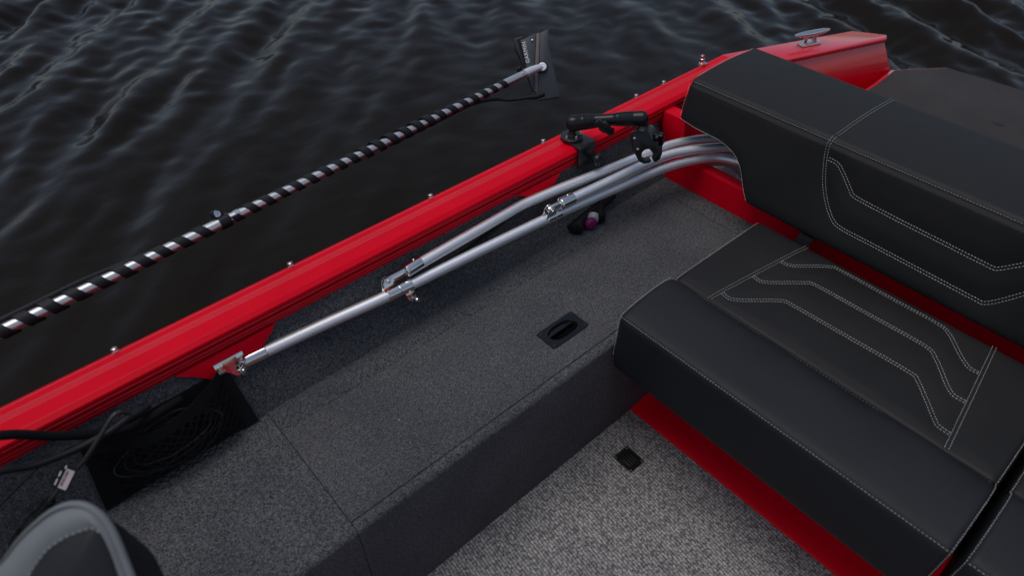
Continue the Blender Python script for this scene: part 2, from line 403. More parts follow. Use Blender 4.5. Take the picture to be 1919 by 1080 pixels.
# rivets on the inner lip
for x in (0.905, 0.925):
    put('rivet', Geo().lathe([(0.0035, 0), (0.003, 0.0012), (0.0, 0.002)], (x, 1.0066, ZG-0.049), (0, -1, 0.15), 10), 'red', gun)

# stern cap that closes the gunwale, and the wall under it
cap = [(1.8375, 1.0855), (2.311, 0.905), (2.366, 0.814), (2.338, 0.800), (1.97, 0.925), (1.8375, 0.992)]
g = Geo().prism(cap, (0,0,ZG-0.014), (1,0,0), (0,1,0), (0,0,0.0145))
stern = put('stern_cap', g, 'red_gloss', boat, bevel=0.003)
top_ = [(1.8375, 1.000), (1.97, 0.933), (2.343, 0.806), (2.356, 0.812), (2.302, 0.898), (1.8375, 1.075)]
low_ = [(1.8375, 0.975), (1.97, 0.903), (2.378, 0.7655), (2.392, 0.772), (2.320, 0.885), (1.8375, 1.060)]
g = Geo().loft([[(a, b, ZG-0.0155) for a, b in top_], [(a, b, 0.460) for a, b in low_], [(min(a, 2.36), b, 0.30) for a, b in low_]])
put('stern_wall', g, 'red_gloss', boat, bevel=0.0015)
g = Geo().box((2.10, 0.0, 0.318), (0.56, 1.88, 0.012)); put('stern_gutter', g, 'red_gloss', boat)
# aft deck with a dark mat and a red rim
dk = [(1.80, 0.740), (2.235, 0.742), (2.376, 0.751), (2.526, 0.641), (2.545, 0.40), (2.545, -0.75), (1.80, -0.75)]
rim = [(1.80, 0.752), (2.236, 0.754), (2.380, 0.763), (2.536, 0.648), (2.556, 0.40), (2.556, -0.76), (1.80, -0.76)]
g = Geo().prism(rim, (0,0,0.30), (1,0,0), (0,1,0), (0,0,0.163)); put('aft_deck', g, 'red_gloss', boat, bevel=0.003)
g = Geo().prism(dk, (0,0,0.4635), (1,0,0), (0,1,0), (0,0,0.004)); put('deck_mat', g, 'deck', boat, bevel=0.0015)

# mooring cleat
cl = put('mooring_cleat', Geo().box((2.108, 0.944, ZG+0.0045), (0.075, 0.030, 0.008), ((0.94,-0.34,0),(0.34,0.94,0),(0,0,1))), 'chrome', boat, bevel=0.003)
ca = unit((0.94, -0.34, 0)); cc = V3((2.105, 0.944, 0))
g = Geo()
for s in (-1, 1):
    g.tube([cc+ca*0.020*s+V3((0,0,ZG+0.006)), cc+ca*0.017*s+V3((0,0,ZG+0.02)), cc+ca*0.020*s+V3((0,0,ZG+0.035))], [0.0095, 0.0065, 0.0085], 14)
put('cleat_post', g, 'bolt', cl)
g = Geo(); hp = [cc+ca*t+V3((0,0,ZG+0.037+0.003*abs(t)/0.08)) for t in np.linspace(-0.068, 0.068, 13)]
g.tube(hp, [0.0035, 0.006, 0.0078, 0.0088, 0.0095, 0.010, 0.0102, 0.010, 0.0095, 0.0088, 0.0078, 0.006, 0.0035], 14)
put('cleat_horn', g, 'chrome', cl)

# carpeted inner wall, with the red gusset plate hanging from the lip
wn_ = unit((0, 0.062, 0.1645)); wd_ = unit((0, 0.1645, -0.062))     # up along the wall; into the wall
def wallp(x, h, off=0.0): return V3((x, 0.95, HB))+wn_*h-wd_*off
wl = [(0.944, HB-0.02), (1.0135, 0.5185), (1.035, 0.5185), (1.00, HB-0.02)]
put('wall_carpet', sweep_x(wl, -1.3, 1.452), 'carpet', boat)
gp = [(0.060, 0.170), (0.090, 0.150), (0.118, 0.124), (0.185, 0.124), (0.215, 0.135), (0.245, 0.155), (0.262, 0.170)]
g = Geo().prism(gp, wallp(0, 0.002, 0.007), (1,0,0), wn_, wd_*0.006); put('gusset_plate', g, 'red', boat, bevel=0.001)
gp = [(0.905, 0.172), (0.965, 0.143), (1.03, 0.150), (1.06, 0.172)]
g = Geo().prism(gp, wallp(0, 0.004, 0.008), (1,0,0), wn_, wd_*0.0045); put('gusset_plate', g, 'red', boat, bevel=0.001)

# side locker: bodies, lid, rear strip
def locker_sec(y1):
    r = 0.013
    arc = [(YB+r-r*math.cos(t), HB-r+r*math.sin(t)) for t in np.linspace(0, math.pi/2, 7)]
    return [(YB, 0.0)]+[(YB, 0.1), (YB, 0.2)]+arc
lsec = locker_sec(0)+[(0.630, HB-0.0004), (0.6325, HB-0.003), (0.6325, HB-0.030), (0.8905, HB-0.030), (0.8905, HB-0.003), (0.893, HB-0.0004), (0.948, HB+0.001), (0.985, HB), (0.985, 0.0)]
put('side_locker', sweep_x(lsec, 0.1752, 1.3862), 'carpet', boat, angle=50)
fsec = locker_sec(0)+[(0.985, HB), (0.985, 0.0)]
put('side_locker', sweep_x(fsec, -1.3, 0.1738), 'carpet', boat, angle=50)
put('side_locker', sweep_x(locker_sec(0)+[(0.985, HB), (0.985, 0.0)], 1.3874, 1.452), 'carpet', boat, angle=50)
def slab_hole(x0, x1, y0, y1, hx0, hx1, hy0, hy1, zt, th, depth, r=0.0018):
    g = Geo(); A = lambda d, z: [(x0+d, y0+d, z), (x1-d, y0+d, z), (x1-d, y1-d, z), (x0+d, y1-d, z)]
    rings = [A(0, zt-th), A(0, zt-r), A(r*0.3, zt-r*0.3), A(r, zt)]
    hole = [[(hx0, hy0, z), (hx1, hy0, z), (hx1, hy1, z), (hx0, hy1, z)] for z in (zt, zt-depth)]
    v = sum(rings, [])+sum(hole, []); R = len(rings)+2
    f = [(i*4+k, i*4+(k+1) % 4, (i+1)*4+(k+1) % 4, (i+1)*4+k) for i in range(R-1) for k in range(4)]
    return g.add(v, f)
put('locker_lid', slab_hole(0.1755, 1.3858, 0.6329, 0.8901, 0.746, 0.836, 0.693, 0.738, HB+0.0008, 0.03, 0.029), 'carpet', boat, angle=60)

# flush pull handle let into the lid
hc = V3((0.790, 0.714, HB+0.0008)); HL, HW = 0.0565, 0.0300
def rrect(n, a, b, r):
    out = []
    for i in range(n):
        t = 2*math.pi*(i+0.5)/n; c, s = math.cos(t), math.sin(t); k = 1/max(abs(c)/a, abs(s)/b); out.append((c*k, s*k))
    return out
N = 48
def oval(a, b): return [(a*np.sign(math.cos(t))*abs(math.cos(t))**0.75, b*np.sign(math.sin(t))*abs(math.sin(t))**0.8) for t in [math.atan2(q[1], q[0]) for q in rrect(N, HL, HW, 0)]]
rq = rrect(N, HL, HW, 0)
R0 = [hc+V3((p[0], p[1], 0.0002)) for p in rq]; R1 = [hc+V3((p[0]*0.995, p[1]*0.99, 0.0028)) for p in rq]
O1 = [hc+V3((p[0], p[1], 0.0032)) for p in oval(0.0405, 0.0205)]
O2 = [hc+V3((p[0], p[1], 0.0005)) for p in oval(0.0385, 0.0190)]
dep = lambda y: -0.004-0.016*max(0, min(1, (y+0.012)/0.026))
O3 = [hc+V3((p[0], p[1], dep(p[1]))) for p in oval(0.034, 0.0165)]
O4 = [hc+V3((p[0], p[1], dep(p[1])-0.001)) for p in oval(0.018, 0.008)]
g = Geo(); g.add(R0+R1+O1+O2+O3+O4, [(i*N+k, i*N+(k+1) % N, (i+1)*N+(k+1) % N, (i+1)*N+k) for i in range(5) for k in range(N)]+[tuple(range(5*N, 6*N))])
hd = put('flush_handle', g, 'gloss_black', boat, angle=30)
g = Geo(); lip = oval(0.0375, 0.0185); ys = 0.004
pl = [(p[0], p[1]) for p in lip if p[1] > ys]; pl.sort(key=lambda p: math.atan2(p[1], p[0]))
g.prism([(p[0]*0.98, p[1]) for p in pl]+[(-0.030, ys), (0.030, ys)][::1], hc+V3((0,0,-0.0045)), (1,0,0), (0,1,0), (0,0,0.0035))
put('grip_lip', g, 'gloss_black', hd, bevel=0.0012)
for sx in (-1, 1):
    for sy in (-1, 1):
        put('screw', Geo().lathe([(0.0034, 0), (0.0030, 0.0010), (0.0012, 0.0012), (0.001, 0.0004)], hc+V3((sx*0.0485, sy*0.0225, 0.0029)), (0,0,1), 12), 'black_metal', hd)

# floor, drain, ledge, riser
put('floor_carpet', Geo().box((-0.18, -0.20, -0.006), (2.292, 1.617, 0.012)), 'woven', boat)
dc = V3((0.8465, 0.5075, 0.0))
dr = put('floor_drain', Geo().box(dc+V3((0,0,0.0012)), (0.050, 0.058, 0.0022)), 'black', boat, bevel=0.0006)
g = Geo()
for sx, sy, lx, ly in ((0, 1, 0.050, 0.011), (0, -1, 0.050, 0.011), (1, 0, 0.008, 0.036), (-1, 0, 0.008, 0.036)):
    g.box(dc+V3((sx*0.021, sy*0.0235, 0.0034)), (lx, ly, 0.0022))
put('frame', g, 'black', dr)
for i in range(4):
    put('slat', Geo().box(dc+V3((-0.0120+0.0080*i, 0, 0.0040)), (0.0038, 0.0358, 0.0026)), 'black', dr, bevel=0.0005)
for sx in (-1, 1):
    for sy in (-1, 1):
        put('screw', Geo().lathe([(0.0036, 0), (0.0030, 0.0012), (0.0, 0.0016)], dc+V3((sx*0.0205, sy*0.0245, 0.0046)), (0,0,1), 10), 'bolt', dr)
led = [(0.9665, -0.012), (0.9665, 0.002), (0.972, 0.005), (1.060, 0.016), (1.066, 0.020), (1.066, 0.27), (1.09, 0.27), (1.09, -0.012)]
g = Geo().prism(led, (0, -1.0, 0), (1,0,0), (0,0,1), (0, 1.0+YB-0.001, 0)); put('seat_riser', g, 'red', boat)
put('seat_base', Geo().box((1.19, -0.2, 0.278), (0.40, 1.60, 0.012)), 'hull', boat)

# transverse beam behind the seat, end post
bs = [(1.4535, 0.10), (1.4535, 0.434), (1.4595, 0.4405), (1.500, 0.430), (1.505, 0.42), (1.505, 0.10)]
g = Geo().prism(bs, (0, -1.0, 0), (1,0,0), (0,0,1), (0, 1.968, 0)); put('cross_beam', g, 'red', boat, bevel=0.0015)
g = Geo().prism([(0.917, 0.442), (0.975, 0.442), (0.999, 0.5125), (0.999, 0.552), (0.925, 0.552)], (1.456,0,0), (0,1,0), (0,0,1), (0.045,0,0)); put('corner_post', g, 'red', boat, bevel=0.003)
put('side_panel', sweep_x([(0.985, 0.30), (1.012, 0.512), (1.030, 0.512), (1.02, 0.30)], 1.507, 1.835), 'red', boat)
put('well_floor', Geo().box((1.66, 0.0, 0.30), (0.30, 1.92, 0.01)), 'hull', boat)

# ------------------------------------------------------------------ upholstery
def offset_profile(P, d):
    P = np.array(P); t = np.roll(P, -1, 0)-np.roll(P, 1, 0); t /= np.linalg.norm(t, axis=1)[:, None]+1e-12
    return P-np.stack([t[:,1], -t[:,0]], 1)*d            # outward normal of a counter-clockwise loop is (ty, -tx)
def ccw(P):
    P = np.array(P); a = 0.5*np.sum(P[:,0]*np.roll(P[:,1], -1)-np.roll(P[:,0], -1)*P[:,1]); return P if a > 0 else P[::-1]
def end_sections(y0, y1, r, step):
    """(y, inset) pairs running from y0 down to y1 with rounded ends"""
    q = [(1-math.cos(t)) for t in np.linspace(0.25, math.pi/2, 7)]
    a = [(y0-r*k, r-math.sqrt(max(0, r*r-(r-r*k)**2))) for k in q]
    b = [(y1+r*k, r-math.sqrt(max(0, r*r-(r-r*k)**2))) for k in q][::-1]
    n = int((y0-y1-2*r)/step); m = [(y, 0.0) for y in np.linspace(y0-r, y1+r, n+2)[1:-1]]
    return a+m+b
def seam_curve(pts): return resample(catmull([(p[0], p[1], 0) for p in pts], 8), 0.004)
SY0, SY1 = 0.600, -0.101
SEAMS = [[(1.0287,0.5091),(1.20,0.4870),(1.3688,0.4647)], [(1.0285,-0.0102),(1.20,0.0113),(1.3704,0.0323)],
 [(1.2663,0.4737),(1.2743,0.4475),(1.3389,0.3901),(1.3475,0.3653),(1.3460,0.2540),(1.3446,0.1423),(1.3338,0.1128),(1.2858,0.0683),(1.265,0.0431),(1.2658,0.0239)],
 [(1.1712,0.488),(1.1729,0.4579),(1.2414,0.3971),(1.2533,0.3746),(1.2555,0.2530),(1.2565,0.1309),(1.2383,0.0985),(1.1884,0.0565),(1.1692,0.0352),(1.1696,0.0114)],
 [(1.0694,0.5),(1.0713,0.4684),(1.1453,0.4013),(1.1536,0.3771),(1.1575,0.2500),(1.1607,0.1207),(1.1506,0.0956),(1.0802,0.0311),(1.0725,0.0210),(1.0713,-0.0006)]]
SEAMS = [seam_curve(s) for s in SEAMS]
ALLS = np.concatenate([s[:, :2] for s in SEAMS])
BOL = [(0.900,0.2850),(0.862,0.2855),(0.846,0.2900),(0.8385,0.3040),(0.8350,0.3400),(0.8345,0.3900),(0.8352,0.4300),(0.8365,0.4490),(0.8400,0.4580),(0.8470,0.4632),(0.8620,0.4668),(0.9000,0.4715),(0.9450,0.4745),(0.9800,0.4735),(1.0020,0.4680),(1.0160,0.4590),(1.0258,0.4500),(1.0275,0.4460)]
PAD = [(1.0290,0.4440),(1.0302,0.4475),(1.0345,0.4500),(1.0450,0.4512),(1.0700,0.4520),(1.1500,0.4500),(1.2500,0.4470),(1.3300,0.4440),(1.3560,0.4410),(1.3700,0.4350),(1.3770,0.4260),(1.3790,0.4120),(1.3790,0.3700)]
def pad_disp(x, y):
    d = np.sqrt(np.min((ALLS[:,0]-x)**2+(ALLS[:,1]-y)**2)); ed = min(abs(y-SY0), abs(y-SY1), abs(x-1.029), abs(x-1.379))
    return 0.0022*(1-math.exp(-(d/0.022)**2))*min(1, ed/0.03)-0.0016*math.exp(-(d/0.0035)**2)
def bol_disp(x, y): return min(1, max(0, (x-0.85)/0.05))*(0.0022*math.sin(y*21+1)*math.exp(-((x-1.01)/0.03)**2)+0.0015*math.sin(y*9+2))
padtop = np.array(PAD)
def pad_z(x, y): return np.interp(x, padtop[:9,0], padtop[:9,1])+pad_disp(x, y)

def cushion_piece(name, prof, floor_pts, parent, mat, disp, lo, step):
    P = resample(catmull([(a, b, 0) for a, b in prof], 6), step)[:, :2]
    base = np.array(floor_pts); Q = np.concatenate([P, base]); rev = ccw(Q)
    flip = not np.allclose(rev[0], Q[0]); g = Geo(); secs = []
    for y, ins in end_sections(SY0, SY1, 0.014, 0.005):
        R = offset_profile(Q[::-1] if flip else Q, ins); R = R[::-1] if flip else R
        row = []
        for i, p in enumerate(R):
            z = p[1]
            if i < len(P) and z > lo: z += disp(p[0], y)
            row.append((p[0], y, z))
        secs.append(row)
    g.loft(secs); return put(name, g, mat, parent, angle=60), P

def seat_cushion(label, dy):
    t = thing('seat_cushion', label, 'cushion', (1.1, 0.25+dy, 0.285), 'bench seat cushions')
    bo, PB = cushion_piece('bolster', BOL, [(1.0275, 0.287)], t, 'vinyl_smooth', bol_disp, 0.44, 0.006)
    pa, PP = cushion_piece('quilted_pad', PAD, [(1.379, 0.287), (1.029, 0.287)], t, 'vinyl', pad_disp, 0.438, 0.0045)
    nz = V3((0,0,1))
    g = Geo()
    for s in SEAMS:
        T = np.gradient(s[:, :2], axis=0); T /= np.linalg.norm(T, axis=1)[:, None]; Nn = np.stack([-T[:,1], T[:,0]], 1)
        for k in (-1, 1):
            q = s[:, :2]+Nn*0.0036*k
            q = q[(q[:,0] > 1.033) & (q[:,0] < 1.372)]
            stitch(g, [(x, y, pad_z(x, y)+0.0002) for x, y in q], nz)
    o = put('seam_stitching', g, 'thread', pa, smooth=False); o['kind'] = 'stuff'
    g = Geo()
    # along the front edge, and round both ends of the bolster and the pad
    stitch(g, [(0.8389, y, 0.4597) for y in np.linspace(SY0-0.006, SY1+0.006, 60)], (-0.6, 0, 0.8))
    for yy, sg in ((SY0-0.0035, 1), (SY1+0.0035, -1)):
        for P, dsp in ((PB, bol_disp), (PP, pad_disp)):
            R = [p for p in P if p[1] > 0.33 and p[0] < 1.368]
            c = V3((1.0, yy, 0.38))
            q = []
            for p in R:
                n2 = unit(V3((p[0]-(0.95 if dsp is bol_disp else 1.2), 0, (p[1]-0.40)*3)))
                q.append((p[0]-n2[0]*0.0012, yy, p[1]-n2[2]*0.0006+(dsp(p[0], yy) if p[1] > 0.44 else 0)))
            stitch(g, q, lambda m: unit(V3((-0.5 if m[0] < 0.86 else 0, 0.5*sg, 1.0 if m[2] > 0.44 else 0.2))))
    o = put('edge_stitching', g, 'thread', bo, smooth=False); o['kind'] = 'stuff'
    g = Geo(); stitch(g, [(1.0225, y, 0.4527) for y in np.linspace(SY0-0.02, SY1+0.01, 60)], (0.6, 0, 0.8), 0.004, 0.003, 0.0011, 0.0006)
    o = put('valley_stitching', g, 'vinyl_grey', bo, smooth=False); o['kind'] = 'stuff'
    return t
seat1 = seat_cushion('large black quilted bench seat cushion with grey stitched channels, next to the carpeted locker', 0)
# the neighbouring cushion is a copy one place further inboard
seat2 = seat1.copy(); COL.objects.link(seat2); seat2.location = (1.1+0.004, 0.25-0.7165, 0.285)
seat2['label'] = 'black bench seat cushion cut off at the lower right corner of the picture'
for ch in list(seat1.children):
    c = ch.copy(); COL.objects.link(c); c.parent = seat2
    for gch in list(ch.children):
        d = gch.copy(); COL.objects.link(d); d.parent = c

# --- backrest
BU = unit((0.045, 0, 0.237)); BN = V3((-BU[2], 0, BU[0])); BP = V3((1.40, 0, 0.443)); BT = 0.2412
NOTCH = np.array([(0.6538,0.0),(0.665,0.0028),(0.676,0.018),(0.689,0.0381),(0.703,0.063),(0.7192,0.0853),(0.736,0.099),(0.7526,0.1079),(0.780,0.1155),(0.8034,0.1188),(0.8725,0.1200),(0.9215,0.127),(0.95,0.129)])
def tb(y): return float(np.interp(y, NOTCH[:,0], NOTCH[:,1]))
F1 = [(0.5302,0.232),(0.5232,0.1972),(0.5027,0.1422),(0.4766,0.0997),(0.4480,0.0690),(0.4220,0.0590),(0.3400,0.0570),(0.1950,0.0540),(0.1150,0.0525),(0.0900,0.0570),(0.0470,0.1095),(0.020,0.150),(-0.002,0.200),(-0.008,0.232)]
F2 = [(0.5165,0.1967),(0.4910,0.1945),(0.4667,0.1757),(0.4401,0.1512),(0.4227,0.1415),(0.3300,0.1365),(0.2322,0.1335),(0.1286,0.1305),(0.1100,0.1330),(0.0768,0.1642),(0.050,0.188),(0.012,0.196)]
BSE = [seam_curve(F1), seam_curve(F2)]; BALL = np.concatenate([s[:, :2] for s in BSE])
def bfront(y, t, out=0.0):
    d2 = np.min((BALL[:,0]-y)**2+(BALL[:,1]-t)**2); d = math.sqrt(d2)
    b = 0.0025*(1-math.exp(-(d/0.025)**2))-0.0014*math.exp(-(d/0.0035)**2)
    e = min(1, max(0, (t-tb(y))/0.03))*min(1, max(0, (BT-t)/0.03))
    return BP+BU*t+V3((0, y, 0))+BN*(b*e+out)
def section(y):
    """closed loop in (x, z), plus the index range of the front face"""
    t0 = tb(y); r = 0.010; R = 0.018; pts = []
    xf = lambda t: 1.40+BU[0]*t
    zf = lambda t: 0.443+BU[2]*t
    # underside of the front panel, from its back to the front
    for k in (1.0, 0.6, 0.2): pts.append((xf(t0)+r+0.06*k, zf(t0)))
    for a in np.linspace(0, 1, 5): 
        th = a*math.pi/2; pts.append((xf(t0+r*(1-math.cos(th)))+r*(1-math.sin(th)), zf(t0+r*(1-math.cos(th)))))
    f0 = len(pts)
    for t in np.linspace(t0+r, BT-R, 46)[1:]: pts.append((xf(t), zf(t)))
    f1 = len(pts)
    cx, cz = xf(BT)+R+0.002, 0.680-R
    for a in np.linspace(0.15, 1, 7):
        th = a*math.pi/2; pts.append((cx-R*math.cos(th), cz+R*math.sin(th)))
    X0, X1 = cx, 1.722
    for k in np.linspace(0, 1, 22)[1:]:
        x = X0+(X1-X0)*k; pts.append((x, 0.680+0.006*math.sin(math.pi*k)))
    for a in np.linspace(0, 1, 6)[1:]:
        th = a*math.pi/2; pts.append((X1+0.016*math.sin(th), 0.664+0.016*math.cos(th)))
    zi = max(0.600, zf(t0)+0.022)
    pts += [(1.738, 0.640), (1.738, zi+0.006), (1.732, zi), (1.66, zi), (1.58, zi), (1.51, zi), (xf(BT)+0.055, zi-0.003), (xf(t0)+r+0.062, min(zi-0.006, zf(t0)+0.012))]
    return np.array(pts), f0, f1
br = thing('backrest_cushion', 'long black backrest cushion with a cut-out corner over the folded tubes', 'cushion', (1.55, 0.0, 0.44))
g = Geo(); secs = []
ylist = end_sections(0.927, -0.86, 0.012, 0.006)
for y, ins in ylist:
    S, f0, f1 = section(min(y, 0.926)); 
    R = offset_profile(S[::-1], ins)[::-1] if ccw(S)[0][0] != S[0][0] else offset_profile(S, ins)
    row = []
    for i, p in enumerate(R):
        if f0 <= i < f1 and ins == 0:
            t = (S[i][1]-0.443)/BU[2]; q = bfront(y, t); row.append((q[0], y, q[2]))
        else: row.append((p[0], y, p[1]))
    secs.append(row)
g.loft(secs); body = put('cushion_body', g, 'vinyl', br, angle=60)
g = Geo()
for s in BSE:
    T = np.gradient(s[:, :2], axis=0); T /= np.linalg.norm(T, axis=1)[:, None]; Nn = np.stack([-T[:,1], T[:,0]], 1)
    for k in (-1, 1): stitch(g, [bfront(y, t, 0.0003) for y, t in s[:, :2]+Nn*0.0034*k], BN)
for k in (-1, 1):           # double line across the top
    q = [(x, 0.5275+k*0.0036-0.004*(x-1.47)/0.27, 0.680+0.006*math.sin(math.pi*min(1, max(0, (x-1.465)/0.257)))+0.0004) for x in np.linspace(1.468, 1.728, 40)]
    stitch(g, q, (0,0,1)); 
    q = [(1.463-0.0185*math.cos(a), 0.529+k*0.0036, 0.6615+0.0185*math.sin(a)) for a in np.linspace(0.25, math.pi/2, 8)]; stitch(g, q, lambda m: (-0.7,0,0.7))
stitch(g, [(1.4635-0.0182*math.cos(0.62), y, 0.662+0.0182*math.sin(0.62)) for y in np.linspace(0.918, -0.8, 120)], (-0.8, 0, 0.6))
# edge line: down the left end and round the cut-out
stitch(g, [bfront(0.9235, t, -0.0012) for t in np.linspace(BT-0.012, 0.138, 20)], unit(BN+V3((0,0.5,0))))
nq = catmull([(a, b, 0) for a, b in NOTCH if 0.655 < a < 0.93], 5)
stitch(g, [bfront(a, b+0.0065, -0.0006) for a, b, _ in nq], unit(BN+V3((0,0.2,-0.3))))
stitch(g, [(x, 0.9225, 0.680+0.006*math.sin(math.pi*min(1, max(0, (x-1.465)/0.257)))-0.0008) for x in np.linspace(1.468, 1.722, 40)], (0,0.4,1))
o = put('seam_stitching', g, 'thread', body, smooth=False); o['kind'] = 'stuff'
put('hold_down_strap', Geo().prism([(1.376, 0.395), (1.384, 0.425), (1.400, 0.4425), (1.425, 0.4425), (1.425, 0.4400), (1.402, 0.4400), (1.387, 0.423), (1.379, 0.393)], (0, 0.468, 0), (1,0,0), (0,0,1), (0, 0.036, 0)), 'web', br)

# ------------------------------------------------------------------ folded bimini frame
bim = thing('bimini_frame', 'folded aluminium canopy frame of three tubes lying along the carpeted wall', 'canopy frame', (0.9, 0.95, 0.45))
A = [(0.199,0.997,0.474),(0.354,0.983,0.473),(0.515,0.966,0.472),(0.746,0.951,0.471),(0.974,0.934,0.470),(1.182,0.909,0.470),(1.300,0.893,0.470),(1.372,0.878,0.470),(1.432,0.856,0.470),(1.487,0.824,0.470),(1.516,0.770,0.470),(1.530,0.700,0.470),(1.535,0.60,0.470),(1.535,0.30,0.470),(1.535,-0.85,0.470)]
B = [(0.555,0.975,0.502),(0.614,0.978,0.502),(0.774,0.984,0.501),(0.860,0.988,0.500),(0.905,0.9895,0.500),(0.948,0.986,0.500),(1.033,0.976,0.500),(1.166,0.956,0.500),(1.295,0.939,0.500),(1.380,0.926,0.500),(1.440,0.908,0.500),(1.500,0.876,0.500),(1.560,0.820,0.500),(1.597,0.740,0.500),(1.608,0.60,0.500),(1.608,-0.85,0.500)]
Cc = [(0.990,0.928,0.5005),(1.085,0.920,0.5005),(1.179,0.9125,0.5005),(1.279,0.905,0.5005),(1.345,0.896,0.5005),(1.405,0.876,0.5005),(1.465,0.843,0.5005),(1.525,0.795,0.5005),(1.558,0.720,0.5005),(1.571,0.60,0.5005),(1.571,-0.85,0.5005)]
for P in (A, B, Cc): put('frame_tube', Geo().tube(catmull(P, 8), 0.0128, 24), 'alu', bim, angle=60)
def sleeve(p, ax, L, r, name='sleeve'):
    p, ax = V3(p), unit(ax); e = 0.0012
    return put(name, Geo().lathe([(r-e, -L/2), (r, -L/2+e), (r, L/2-e), (r-e, L/2)], p, ax, 28), 'chrome', bim)
def screw(par, p, ax, r=0.0035):
    put('screw', Geo().lathe([(r, 0), (r*0.95, 0.0016), (r*0.6, 0.0024), (r*0.45, 0.0012), (0.0, 0.0010)], p, ax, 12), 'bolt', par)
def jaw(pA, axA, tube_p, tube_ax, s_len, flip):
    """slide jaw: split sleeve on the main tube, two ears with a pivot, and the end cap of the hinged tube"""
    axA, tube_ax = unit(axA), unit(tube_ax); pA, tube_p = V3(pA), V3(tube_p)
    s1 = sleeve(pA-axA*s_len*0.25, axA, s_len*0.5-0.0006, 0.0152); s2 = sleeve(pA+axA*s_len*0.25, axA, s_len*0.5-0.0006, 0.0152)
    e = tube_p-pA; e = unit(e-axA*(e@axA)); side = np.cross(axA, e)
    ear = [(-0.0165, 0.010), (0.0165, 0.010), (0.0125, 0.030), (0.009, 0.036), (0.003, 0.0395), (-0.003, 0.0395), (-0.009, 0.036), (-0.0125, 0.030)]
    o = pA-axA*s_len*0.30
    for s in (-1, 1):
        put('ear', Geo().prism(ear, o+side*(0.0075*s-0.0012), axA, e, side*0.0024), 'chrome', s1, bevel=0.0006)
    pv = o+e*0.0315; put('pivot_bolt', Geo().lathe([(0.0, -0.013), (0.004, -0.0125), (0.0045, -0.0105), (0.0030, -0.0095), (0.0030, 0.0095), (0.0045, 0.0105), (0.004, 0.0125), (0.0, 0.013)], pv, side, 14), 'bolt', s1)
    cap = sleeve(tube_p+tube_ax*0.012, tube_ax, 0.040, 0.0152, 'end_cap')
    st = tube_p-tube_ax*0.008
    tn = unit(st-pv); up = np.cross(side, tn)
    L = np.linalg.norm(st-pv)
    put('tongue', Geo().prism([(-0.008, -0.0055), (-0.0095, 0), (-0.008, 0.0055), (-0.003, 0.0080), (L, 0.0090), (L, -0.0090), (-0.003, -0.0080)], pv-side*0.0045, tn, up, side*0.009), 'chrome', cap, bevel=0.0012)
    put('cap_plug', Geo().lathe([(0.0146, 0), (0.0130, -0.003), (0.0080, -0.0055), (0.0, -0.006)], tube_p-tube_ax*0.0078, tube_ax, 20), 'chrome', cap)
    screw(cap, tube_p+tube_ax*0.016+V3((0,0.003,0.0147)), (0, 0.2, 1), 0.0032)
    return s1
j1 = jaw((0.527,0.9655,0.472), (1,-0.085,0), (0.566,0.977,0.503), (1,0.07,0), 0.062, 1)
# lower half of the first jaw with its clamping bolt
g = Geo().prism([(-0.012,-0.012),(0.012,-0.012),(0.010,-0.030),(0.004,-0.036),(-0.004,-0.036),(-0.010,-0.030)], (0.548,0.9635-0.004,0.472), (1,-0.085,0), unit((0,0.35,0.94)), (0,0.0025,0)); put('ear', g, 'chrome', j1, bevel=0.0005)
g = Geo().lathe([(0.0032,-0.016),(0.0032,0.006),(0.0062,0.007),(0.0062,0.013),(0.0045,0.016),(0.0,0.0165)], (0.549,0.946,0.446), (0.15,-1,0.25), 12); put('clamp_bolt', g, 'bolt', j1)
j2 = jaw((0.965,0.9345,0.470), (1,-0.075,0), (0.993,0.9275,0.5005), (1,-0.085,0), 0.044, 1)
# deck hinge at the forward end
e0 = V3(A[0]); axm = unit((1,-0.085,0))
ec = sleeve(e0+axm*0.004, axm, 0.044, 0.0152, 'end_cap')
put('cap_plug', Geo().lathe([(0.0146, 0), (0.0125, -0.003), (0.007, -0.0055), (0.0, -0.006)], e0-axm*0.0178, axm, 20), 'chrome', ec)
screw(ec, e0+axm*0.006+V3((0,0.006,0.0142)), (0,0.35,1), 0.0048)
hn = -wd_
hp0 = wallp(0.1545, 0.144, 0.0085)          # centre of the wall plate
pl_ = put('hinge_plate', Geo().box(hp0, (0.058, 0.024, 0.0022), ((1,0,0), wn_, hn)), 'chrome', bim, bevel=0.0006)
for s in (-1, 1): screw(pl_, hp0+V3((0.021*s,0,0))+hn*0.0012, hn, 0.0050)
pv = V3((0.163, 0.982, 0.4735))
mid = hp0+hn*0.001
g = Geo(); 
a4 = [mid+V3((sx*0.015,0,0))+wn_*(0.0105*sz) for sx, sz in ((-1,1),(1,1),(1,-1),(-1,-1))]
b4 = [pv+V3((sx*0.0062,0,0))+wn_*(0.0085*sz)+hn*-0.001 for sx, sz in ((-1,1),(1,1),(1,-1),(-1,-1))]
g.add(a4+b4, [(0,1,2,3),(7,6,5,4)]+[(i, i+4, (i+1) % 4+4, (i+1) % 4) for i in range(4)]); put('hinge_post', g, 'chrome', pl_, bevel=0.0008)
fork = unit(e0-axm*0.018-pv); fs = unit(np.cross(fork, (0,0,1)))
for s in (-1, 1):
    sd_ = unit(np.cross(fork, wn_)); L = np.linalg.norm(e0-axm*0.018-pv)
    put('fork', Geo().prism([(-0.007,-0.005),(-0.009,0),(-0.007,0.005),(-0.003,0.0085),(L,0.0085),(L,-0.0085),(-0.003,-0.0085)], pv+sd_*(0.0085*s-0.0011), fork, np.cross(sd_, fork), sd_*0.0022), 'chrome', ec, bevel=0.0005)
